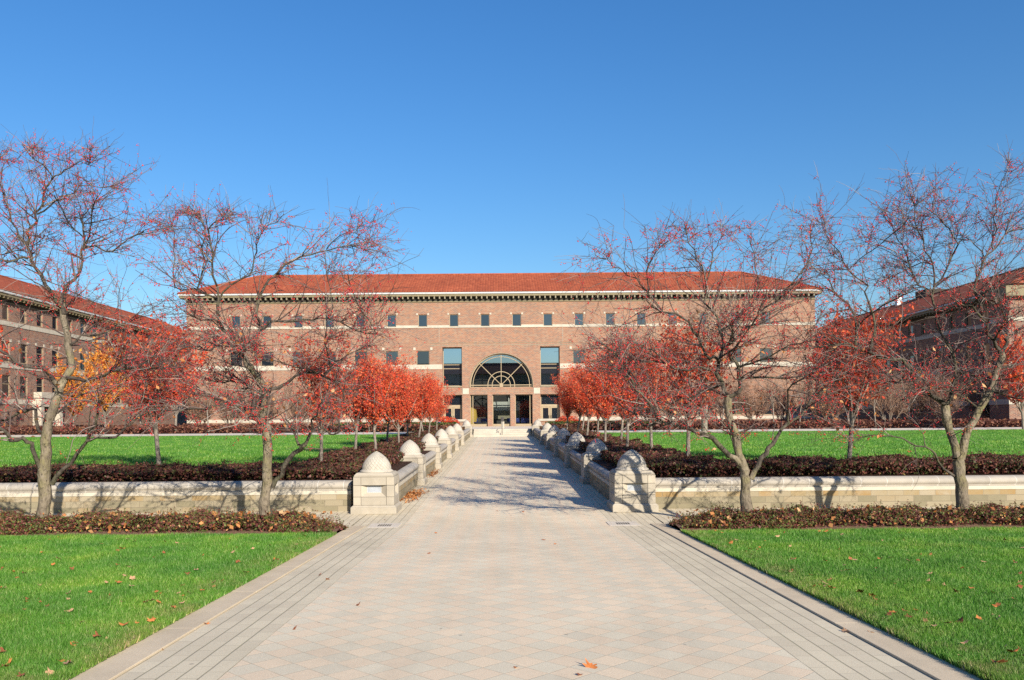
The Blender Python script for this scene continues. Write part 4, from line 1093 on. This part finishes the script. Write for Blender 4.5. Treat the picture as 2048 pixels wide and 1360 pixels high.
# ------------------------------------------------------------------ small trees: upswept saplings in leaf, bare multi-stem shrubs
def make_tree(name, height, clear, width, nmain, leafmat, nleaf, lsize, trunk_r, twigmat, barkmat, spread=.55, nsub=16, multi=False, rtw=.008):
    """built at the origin; returns the root Empty with trunk and crown parts"""
    root = empty(name)
    polys = []; subs = []
    if not multi: polys.append(grow((0, 0, -.05), (0, 0, 1), clear + .15, .2, .03, .05, trunk_r, trunk_r * .8))
    top = polys[0][0][-1] if not multi else np.array([0, 0, 0.])
    for i in range(nmain):
        a = 2 * PI * (i + rng.random() * .7) / nmain
        sp = spread * (.35 + .9 * rng.random())
        st = top + np.array([0, 0, -.25 * rng.random()]) if not multi else np.array([math.cos(a) * .08, math.sin(a) * .08, -.03])
        if multi: sp *= .8
        ln = (height - (0 if multi else clear)) * (.75 + .3 * rng.random())
        if not multi and i < 2: sp *= .3; ln *= 1.05
        polys.append(grow(st, (math.cos(a) * sp, math.sin(a) * sp, 1), ln, .22, .06, .03, trunk_r * (.42 if not multi else .8), .008))
    for s, r in polys[(0 if multi else 1):]:
        for _ in range(nsub):
            i = int(rng.integers(max(1, len(s) // 6), len(s)))
            if multi and s[i][2] < clear: continue
            d = rng.normal(size=3) * .75; out = np.array([s[i][0], s[i][1], 0]); d += out / (np.linalg.norm(out) + .3) * .55; d[2] = abs(d[2]) * .5 + .85
            subs.append(grow(s[i], d, (.35 + .75 * rng.random()) * width * .45, .16, .11, .03, min(rtw * 1.3, r[i] * .7), rtw * .45))
    fine = []
    for s, r in list(subs):
        for _ in range(4):
            i = int(rng.integers(1, len(s))); d = rng.normal(size=3) * .6; d[2] += .85
            fine.append(grow(s[i], d, .15 + .30 * rng.random(), .13, .12, .03, rtw * .5, rtw * .3))
    V, F = tube_arrays(polys, 7); link_mesh('trunk', arr_mesh('trunk', V, F, M[barkmat], True), None, root)
    V, F = tube_arrays(subs + fine, 3); crown = link_mesh('twigs', arr_mesh('twigs', V, F, M[twigmat], True), None, root)
    if nleaf:
        src = subs + fine; W_ = np.array([len(s) for s, r in src], float); W_ /= W_.sum()
        pick = rng.choice(len(src), nleaf, p=W_); C = np.empty((nleaf, 3))
        for q, k in enumerate(pick):
            s = src[k][0]; i = int(rng.integers(0, len(s) - 1)); f = rng.random(); C[q] = s[i] * (1 - f) + s[i + 1] * f
        C += rng.normal(size=C.shape) * .03 * (1 + (lsize < .05))
        V, F = leaf_quads(C, rand_dirs(nleaf, .2), lsize * (.7 + .7 * rng.random(nleaf)), 1.7, .25)
        link_mesh('crown', arr_mesh('crown', V, F, M[leafmat]), None, root)
    return root

protos = {}
def place_tree(kind, x, d, z, scale, rz, label, group, cat='tree'):
    p, used = protos[kind]
    o = p if not used else copy_tree(p); protos[kind][1] = True
    o.location = (x, d, z); o.scale = (scale,) * 3; o.rotation_euler = (0, 0, rz)
    tag(o, label, cat, group)
    return o
protos['sapA'] = [make_tree('red_leaved_tree', 3.1, 1.05, 2.1, 11, 'red_leaf', 9500, .037, .055, 'twig_red', 'sapling'), False]
protos['sapB'] = [make_tree('red_leaved_tree', 3.0, 1.0, 2.2, 12, 'red_leaf', 9000, .037, .05, 'twig_red', 'sapling'), False]
protos['sapC'] = [make_tree('red_leaved_tree', 3.2, 1.1, 2.0, 10, 'deep_leaf', 3000, .047, .055, 'twig_red', 'sapling'), False]
SAPS = [('o', 20.6, 'sapC'), ('i', 25.4, 'sapA'), ('o', 25.6, 'sapC'), ('i', 31.2, 'sapB'), ('o', 32.6, 'sapA'), ('i', 37.6, 'sapA'), ('o', 40.5, 'sapB'), ('i', 43.6, 'sapA'), ('o', 48.5, 'sapA'), ('i', 50.0, 'sapB')]
NUM = ['nearest', 'second', 'third', 'fourth', 'fifth', 'sixth', 'seventh', 'eighth', 'ninth', 'farthest']
for s, side in ((-1, 'left'), (1, 'right')):
    for i, (rowk, d, kind) in enumerate(SAPS):
        x = s * ((4.75 if rowk == 'o' else 4.0) + rng.normal() * .05) + (.1 if s > 0 else 0); dd = d + (0 if s < 0 else .35) + rng.normal() * .15
        place_tree(kind, x, dd, up(dd), (.84 if s < 0 else .98) + .10 * rng.random(), rng.random() * 6.28,
                   '%s red-leaved young tree from the front lawn, in the shrubs %s of the path' % (NUM[i], side), 'red young trees beside the path')
place_tree('sapC', P(312, 0, 19.9)[0], 19.9, up(19.9), 1.12, .8, 'thin red young tree in the hedge bed between the two left crabapples', 'red young trees in the hedge beds')
place_tree('sapC', P(1691, 0, 20.6)[0], 20.6, up(20.6), 1.16, 2.8, 'thin red young tree in the hedge bed between the two right crabapples', 'red young trees in the hedge beds')
# larger autumn trees beyond the lawn
protos['orange'] = [make_tree('autumn_tree', 7.4, 1.6, 6.0, 12, 'gold_leaf', 11000, .12, .13, 'twig_brown', 'sapling', .7, 18, rtw=.02), False]
protos['red_big'] = [make_tree('autumn_tree', 7.2, 1.5, 5.0, 12, 'red_leaf', 9500, .11, .12, 'twig_red', 'sapling', .55, 18, rtw=.018), False]
for (px, d, sc, kind, lab) in (
    (205, 62, .80, 'orange', 'golden orange tree beyond the left lawn, between the two left crabapples'),
    (140, 70, .72, 'orange', 'golden orange tree at the far left, in front of the left building'),
    (345, 63, .95, 'red_big', 'tall red tree beyond the left lawn, near the corner of the main building'),
    (275, 72, .8, 'red_big', 'red tree close in front of the left building, beside the golden one'),
    (1690, 60, .95, 'red_big', 'tall red tree beyond the right lawn, beside the far right crabapple'),
    (2040, 52, .80, 'red_big', 'large orange red tree in front of the right building at its near end'),
    (1660, 74, .95, 'red_big', 'red tree at the right corner of the main building'),
    (-60, 60, 1.0, 'red_big', 'red tree beyond the left lawn at the picture edge')):
    x = P(px, 0, d)[0]
    place_tree(kind, x, d, up(d) - .02, sc, rng.random() * 6, lab, 'autumn trees beyond the lawn')
protos['bareA'] = [make_tree('bare_small_tree', 3.7, .8, 3.6, 11, None, 0, 0, .045, 'twig_brown', 'sapling', .8, 46, True, rtw=.017), False]
protos['bareB'] = [make_tree('bare_small_tree', 3.3, .7, 3.8, 11, 'brown_leaf', 900, .08, .045, 'twig_brown', 'sapling', .9, 44, True, rtw=.017), False]
LOC = ['beside the left orange tree', 'right of the tall red tree', 'left of the left crabapple trunk', 'behind the left crabapple trunk', 'between left crabapple and path', 'near the left parapet',
       'near the right parapet', 'left of the thick trunk', 'right of the thick trunk', 'behind the right crabapple trunk', 'right of the right crabapple trunk', 'beside the tall red tree on the right', 'left of the far right crabapple', 'in the shade of the right building', 'behind the far right crabapple', 'at the right edge of the lawn']
for i, (px, d) in enumerate(((290, 82), (395, 80), (455, 76), (515, 80), (590, 77), (655, 81), (1290, 80), (1345, 77), (1440, 80), (1500, 76), (1560, 80), (1640, 67), (1770, 66), (1815, 70), (1880, 68), (1960, 72))):
    x = P(px, 0, d)[0]
    place_tree(('bareA', 'bareB')[i % 2], x, d, up(d) - .02, .92 + .25 * rng.random(), rng.random() * 6, 'bare brown multi-stem small tree before the buildings, %s' % LOC[i], 'bare small trees along the building')
# slim young street trees along the far walk (thin pale stems) and one thick trunk
protos['slim'] = [make_tree('slim_young_tree', 3.4, 1.5, 1.6, 6, None, 0, 0, .05, 'twig_brown', 'sapling', .4, 10, rtw=.012), False]
for i, px in enumerate((411, 465, 568, 608, 732, 1437, 1541, 1592, 1815, 1745)):
    d = 57.8; x = P(px, 0, d)[0]
    nm = ['first', 'second', 'third', 'fourth', 'fifth'][i % 5]
    place_tree('slim', x, d, up(d), .95 + .1 * rng.random(), rng.random() * 6, 'slim bare young tree along the far walkway, %s from the left on the %s lawn' % (nm, 'left' if i < 5 else 'right'), 'slim young trees along the far walkway')
big = make_tree('thick_trunk_tree', 8.0, 3.0, 4.6, 10, 'brown_leaf', 300, .1, .20, 'twig_brown', 'sapling', .8, 16, rtw=.018)
big.location = (P(1402, 0, 48.5)[0], 48.5, up(48.5)); tag(big, 'tree with a thick pale trunk standing alone on the right lawn', 'tree')

# ------------------------------------------------------------------ ground cover, hedges
def cover(name, label, sampler, n, size, mat, height, hmin=.02, zf=None, cat='ground cover', mound=None, spikes=0):
    x, y, hh = sampler(n)
    z = zf(x, y) + hmin + (height * hh) * (1 - rng.random(n) ** 2.2)
    C = np.stack([x, y, z], 1)
    V, F = leaf_quads(C, rand_dirs(n, .75), size * (.65 + .7 * rng.random(n)), 1.5, .25)
    o = link_mesh(name, arr_mesh(name, V, F, M[mat]))
    tag(o, label, cat, kind='stuff')
    if spikes:
        x, y, hh = sampler(spikes); zt = zf(x, y) + height * hh * .7; pl = []; LC = []
        for q in range(spikes):
            p = grow((x[q], y[q], zt[q]), (rng.normal() * .35, rng.normal() * .35, 1), .07 + .16 * rng.random(), .06, .1, 0, .003, .0015)
            pl.append(p)
            for k in range(1, len(p[0])):
                for _ in range(3): LC.append(p[0][k] + rng.normal(size=3) * .012)
        LC = np.array(LC); V2, F2 = leaf_quads(LC, rand_dirs(len(LC), .2), size * .55 * np.ones(len(LC)), 1.7, .2)
        V1, F1 = tube_arrays(pl, 3)
        VV = np.concatenate([V, V1, V2]); FF = np.concatenate([F, F1 + len(V), F2 + len(V) + len(V1)])
        o.data = arr_mesh(name, VV, FF, M[mat])
    return o
ZPv = np.vectorize(zp); UPv = np.vectorize(up)
def clumpy(x, y, f=1.3, seed=0):
    return np.clip(.78 + .16 * np.sin(x * f * 2.1 + seed) * np.cos(y * f * 1.7 + 1.3 * seed) + .14 * np.sin(x * f * 5.3 + 2 + seed) * np.sin(y * f * 4.1), .35, 1.1)
for s, side in ((-1, 'left'), (1, 'right')):
    def samp_front(n):
        u = np.where(rng.random(n) < .85, rng.random(n) * 9.5, rng.random(n) * 24); v = rng.random(n)
        inner = 3.12 + .10 * np.sin(v * 9)
        x = s * (inner + u) + .10; y = 14.40 + v * 1.2 + .06 * np.sin(x * 2.3) + .07 * np.sin(x * .9 + 1)
        edge = np.minimum(1, np.minimum((u + .05) / .9, np.minimum((y - 14.30) / .32, (15.75 - y) / .2)))
        return x, y, np.clip(edge, .15, 1) * clumpy(x, y, 1.6, s)
    cover('ground_cover', 'low purple and green ground cover under the crabapples %s of the path' % side, samp_front, 40000, .035, 'cover', .31, .02, lambda x, y: ZPv(y) + .03, spikes=1500)
    def samp_back(n):
        u = np.where(rng.random(n) < .8, rng.random(n) * 12, rng.random(n) * 30); x = s * (2.98 + u)
        y = 18.5 + rng.random(n) * (1.95 + .15 * np.sin(x * 1.7) + .1 * np.sin(x * 4.1))
        return x, y, clumpy(x, y, 1.2, s * 2)
    cover('hedge_bed', 'dense purple brown low shrubs behind the %s retaining wall' % side, samp_back, 46000, .048, 'hedge', .25 if s < 0 else .32, .03, lambda x, y: UPv(y), cat='shrubs', spikes=1500)
    def samp_path(n):
        y = 20.3 + (rng.random(n) ** 1.35) * 43.5; w = 2.25 + .12 * np.sin(y * 1.3) + .1 * np.sin(y * 3.1)
        x = s * (2.95 + rng.random(n) * w)
        return x, y, clumpy(x, y, 1.0, s * 3)
    cover('hedge_bed', 'dense purple brown low shrubs along the %s side of the path' % side, samp_path, 60000, .055, 'hedge', .32, .03, lambda x, y: UPv(y), cat='shrubs', spikes=400)
    def samp_far(n):
        x = s * (3.5 + rng.random(n) * 40); y = 57.4 + rng.random(n) ** 1.5 * 22
        return x, y, clumpy(x, y, .35, s)
    cover('hedge_bed', 'russet low shrubs beyond the far walkway on the %s' % side, samp_far, 26000, .15, 'far_hedge', .62, .02, lambda x, y: UPv(y), cat='shrubs')
    def samp_green(n):
        x = s * (3.4 + rng.random(n) * 9); y = 58.5 + rng.random(n) * 5
        return x, y, clumpy(x, y, .5, s + 1)
    cover('green_shrubs', 'low olive green shrubs before the brick parapet on the %s' % side, samp_green, 6000, .11, 'green_shrub', .55, .15, lambda x, y: UPv(y), cat='shrubs')
# reddish shrub by the left parapet
n = 2600; a = rand_dirs(n) * (rng.random(n) ** .33)[:, None]
for s, xx, side in ((-1, -4.6, 'left'), (1, 5.4, 'right')):
    C = a * np.array([1.15, .8, .62]) + np.array([0, 0, .55]); V, F = leaf_quads(C, rand_dirs(n, .4), .07 * (.6 + .8 * rng.random(n)), 1.6, .2)
    r = empty('red_shrub', (xx, 65.2, up(65)), label='rounded dark red shrub against the brick parapet on the %s' % side, cat='shrub', group='rounded red shrubs by the parapets')
    link_mesh('foliage', arr_mesh('foliage', V, F, M['deep_leaf']), None, r)
    mb = MB()
    for k in range(7):
        q = k * .9; mb.tube([(0, 0, -.02), (math.cos(q) * .4, math.sin(q) * .3, .5), (math.cos(q) * .8, math.sin(q) * .5, .85)], [.02, .015, .006], 5)
    mb.build('stems', M['twig_red'], r)

# ------------------------------------------------------------------ grass blades
def blades(name, x, y, zf, hgt, wid, label):
    n = len(x); z = zf(x, y)
    a = rng.random(n) * 2 * PI; lean = (.25 + .55 * rng.random(n)) * hgt; b = rng.random(n) * 2 * PI
    dx, dy = np.cos(a) * wid / 2, np.sin(a) * wid / 2
    V = np.stack([np.stack([x - dx, y - dy, z - .01], 1), np.stack([x + dx, y + dy, z - .01], 1),
                  np.stack([x + np.cos(b) * lean, y + np.sin(b) * lean, z + hgt], 1)], 1).reshape(-1, 3)
    F = np.arange(n * 3).reshape(n, 3)
    return tag(link_mesh(name, arr_mesh(name, V, F, M['grass'])), label, 'grass', kind='stuff')
for s, side in ((-1, 'left'), (1, 'right')):
    def pts(n, d0, d1, wmul):
        d = d0 + (d1 - d0) * rng.random(n); w = np.clip(.66 * d * wmul - 3.0, .8, 30) + 5.0
        u = rng.random(n); u = np.where(rng.random(n) < .72, u * (w - 5.0), (w - 5.0) + u * 5.0)
        x = CX + s * (KO + .005 + u); return x, d
    xs, ys = [], []
    for n, d0, d1 in ((42000, 3.0, 5.5), (92000, 5.0, 8), (92000, 8, 11), (80000, 11, 14.2)):
        x, d = pts(n, d0, d1, 1.12); xs.append(x); ys.append(d)
    # fringe that hangs over the kerb
    m = 9000; d = 3 + rng.random(m) * 11.2; xs.append(CX + s * (KO - .03 + .06 * rng.random(m))); ys.append(d)
    x = np.concatenate(xs); y = np.concatenate(ys); n = len(x)
    h = (.032 + .026 * rng.random(n)) * (1 + .25 * np.sin(x * 3.1) * np.sin(y * 2.3))
    blades('grass', x, y, lambda x, y: ZPv(y) + .035, h, .0045 + .003 * rng.random(n) + .0004 * y, 'bright green mown grass of the front lawn on the %s' % side)
    n = 70000; d = 20.6 + (rng.random(n) ** 1.6) * 30.5; x = s * (5.2 + rng.random(n) * np.clip(.66 * d - 4.5, 1, 37))
    blades('grass', x, d, lambda x, y: UPv(y) + .05, .04 + .035 * rng.random(n), .02 + .012 * rng.random(n), 'bright green grass of the raised lawn on the %s' % side)

# ------------------------------------------------------------------ fallen leaves
def leaf_mesh(kind, k):
    """an oak or maple leaf outline, slightly curled"""
    n = 28; V = [(0, 0, 0)]; th = np.linspace(0, 2 * PI, n, endpoint=False)
    for t in th:
        if kind == 'maple': r = .055 * (.55 + .45 * abs(math.cos(2.5 * t)) ** 1.5) * (1 + .12 * rng.normal())
        else: r = .050 * (.62 + .38 * abs(math.cos(t))) * (.8 + .25 * math.cos(7 * t)) * (1 + .08 * rng.normal())
        x, y = r * math.cos(t) * 1.15, r * math.sin(t) * .9
        V.append((x, y, 0))
    c1, c2, ph = 4 + 6 * rng.random(), -3 + 8 * rng.random(), rng.random() * 3
    V = [(x, y, .006 + c1 * x * x + c2 * y * y + .006 * math.sin(60 * x + ph) + .005 * math.sin(50 * y)) for x, y, z in V]
    zmin = min(v[2] for v in V); V = [(x, y, z - zmin + .002) for x, y, z in V]
    F = [(0, 1 + i, 1 + (i + 1) % n) for i in range(n)]
    me = arr_mesh('fallen_leaf', V, F, M[k]); return me
M['leaf_rust'] = m_plain('rust_dry_leaf', (.30, .10, .04), .7, .3, 30); M['leaf_tan'] = m_plain('tan_dry_leaf', (.46, .27, .15), .7, .2, 30); M['leaf_orange'] = m_plain('orange_dry_leaf', (.50, .17, .05), .7, .25, 30)
LM = [leaf_mesh(k, m) for k in ('maple', 'oak', 'maple') for m in ('leaf_rust', 'leaf_tan', 'leaf_orange')]
def drop(x, y, z, sc, label, group):
    sc *= .62
    o = link_mesh('fallen_leaf', LM[int(rng.integers(0, len(LM)))]); o.location = (x, y, z)
    o.rotation_euler = (rng.normal() * .3, rng.normal() * .3, rng.random() * 6.28); o.scale = (sc, sc, sc)
    tag(o, label, 'leaf', group)
def ground_pt(px, py, off):
    """walk along the sight line of a photo pixel down to the front ground"""
    for d in np.arange(3, 60, .02):
        p = P(px, py, d)
        if p[2] <= zp(d) + off: return p
for (px, py, sc) in ((717, 1210, .9), (590, 1258, 1.0), (858, 1107, .8), (872, 1066, 1.0), (1087, 1080, 1.2), (1033, 1336, .9), (1182, 1335, 1.7), (1158, 1350, .7), (995, 1022, 1), (1047, 1024, .9), (655, 1159, 1), (640, 1150, 1), (1111, 1088, .7), (770, 1040, 1), (1690, 1264, 1.2), (1747, 1268, 1.3), (412, 1248, .9), (324, 1300, .7), (1570, 1150, 1), (1535, 1168, .8), (955, 955, 1), (930, 960, .8)):
    p = ground_pt(px, py, .004); drop(p[0], p[1], p[2], sc, 'small dry fallen leaf lying on the paved path', 'fallen leaves on the path')
for (px, py, sc) in ((135, 1333, 1.5), (42, 1357, 1.3), (243, 1100, 1.4), (253, 1135, 1), (84, 1107, .9), (107, 1131, .8), (237, 1132, 1), (262, 1137, 1.1), (404, 1114, 1), (465, 1107, 1.2), (237, 1168, 1.2), (265, 1159, 1.2), (263, 1175, 1), (249, 1254, 1.3), (198, 1278, 1.4), (151, 1290, 1), (318, 1192, 1), (378, 1189, 1), (405, 1184, .9), (428, 1168, 1.1), (392, 1142, 1), (180, 1187, .8), (50, 1208, .8), (5, 1140, 1), (5, 1180, 1), (317, 1208, 1), (5, 1310, 1.3), (255, 1080, 1.1), (330, 1085, .9), (100, 1350, 1)):
    p = ground_pt(px, py, .06); drop(p[0], p[1], p[2] + .015, sc, 'dry fallen leaf lying on the front lawn left of the path', 'fallen leaves on the left front lawn')
for (px, py, sc) in ((1817, 1238, 1.3), (1995, 1215, 1.2), (1925, 1140, 1.2), (2040, 1150, 1.1), (1555, 1075, 1.2), (1580, 1142, 1.2), (1665, 1180, 1.5), (1720, 1188, 1.4), (1745, 1195, 1.2), (1762, 1120, 1.2), (1700, 1120, 1), (1857, 1165, 1), (1915, 1187, 1.1), (1985, 1188, 1), (1860, 1150, .9), (2010, 1082, 1), (1845, 1060, 1), (1640, 1065, 1), (1787, 1170, .9), (1650, 1170, 1.1), (1583, 1145, 1), (2000, 1332, 1.4), (2025, 1310, 1.4), (1868, 1256, .9), (1998, 1240, 1), (1795, 1213, 1), (1930, 1290, 1), (1500, 1100, .9), (1520, 1098, .9), (1490, 1105, .8), (1685, 1145, .9), (1756, 1138, .9), (1710, 1122, 1)):
    p = ground_pt(px, py, .06); drop(p[0], p[1], p[2] + .015, sc, 'dry fallen leaf lying on the front lawn right of the path', 'fallen leaves on the right front lawn')
for s, side in ((-1, 'left'), (1, 'right')):
    for _ in range(75):
        d = 5.5 + 8.6 * rng.random(); x = CX + s * (KO + .05 + (rng.random() ** 1.4) * max(.5, .64 * d - 2.9))
        drop(x, d, zp(d) + .07, .45 + .75 * rng.random(), 'dry fallen leaf lying on the front lawn %s of the path' % side, 'fallen leaves on the %s front lawn' % side)
# drifts of small leaves: too many to count
def litter(label, cx, cy, sx, sy, n, zf, size=.05, clip=None):
    x = cx + rng.normal(size=n) * sx; y = cy + rng.normal(size=n) * sy
    if clip: x = np.clip(x, *clip)
    z = zf(x, y) + .01 + .03 * rng.random(n)
    V, F = leaf_quads(np.stack([x, y, z], 1), rand_dirs(n, 1.6), size * (.6 + .9 * rng.random(n)), 1.4, .3)
    tag(link_mesh('leaf_litter', arr_mesh('leaf_litter', V, F, M['dry_leaf'])), label, 'leaf litter', kind='stuff')
litter('small drift of orange leaves on the paving at the foot of the left path wall', -2.42, 21.4, .13, .75, 420, lambda x, y: ZPv(y), .05, (-2.58, -2.0))
litter('thin drift of orange leaves by the second wall on the left of the path', -2.45, 28.4, .10, .8, 150, lambda x, y: ZPv(y), .05, (-2.58, -2.1))
for s, side in ((-1, 'left'), (1, 'right')):
    n = 620 if s < 0 else 380; x = s * (3.2 + rng.random(n) ** 1.2 * 12); y = 14.38 + np.abs(rng.normal(size=n)) * .28; z = ZPv(y) + .07 + np.clip((y - 14.38) * .8, 0, .26) + .05 * rng.random(n)
    V, F = leaf_quads(np.stack([x, y, z], 1), rand_dirs(n, .8), .03 + .065 * rng.random(n) ** 3, 1.3, .3)
    tag(link_mesh('leaf_litter', arr_mesh('leaf_litter', V, F, M['dry_leaf'])), 'dry orange leaves strewn over the mulch and ground cover %s of the path' % side, 'leaf litter', kind='stuff')
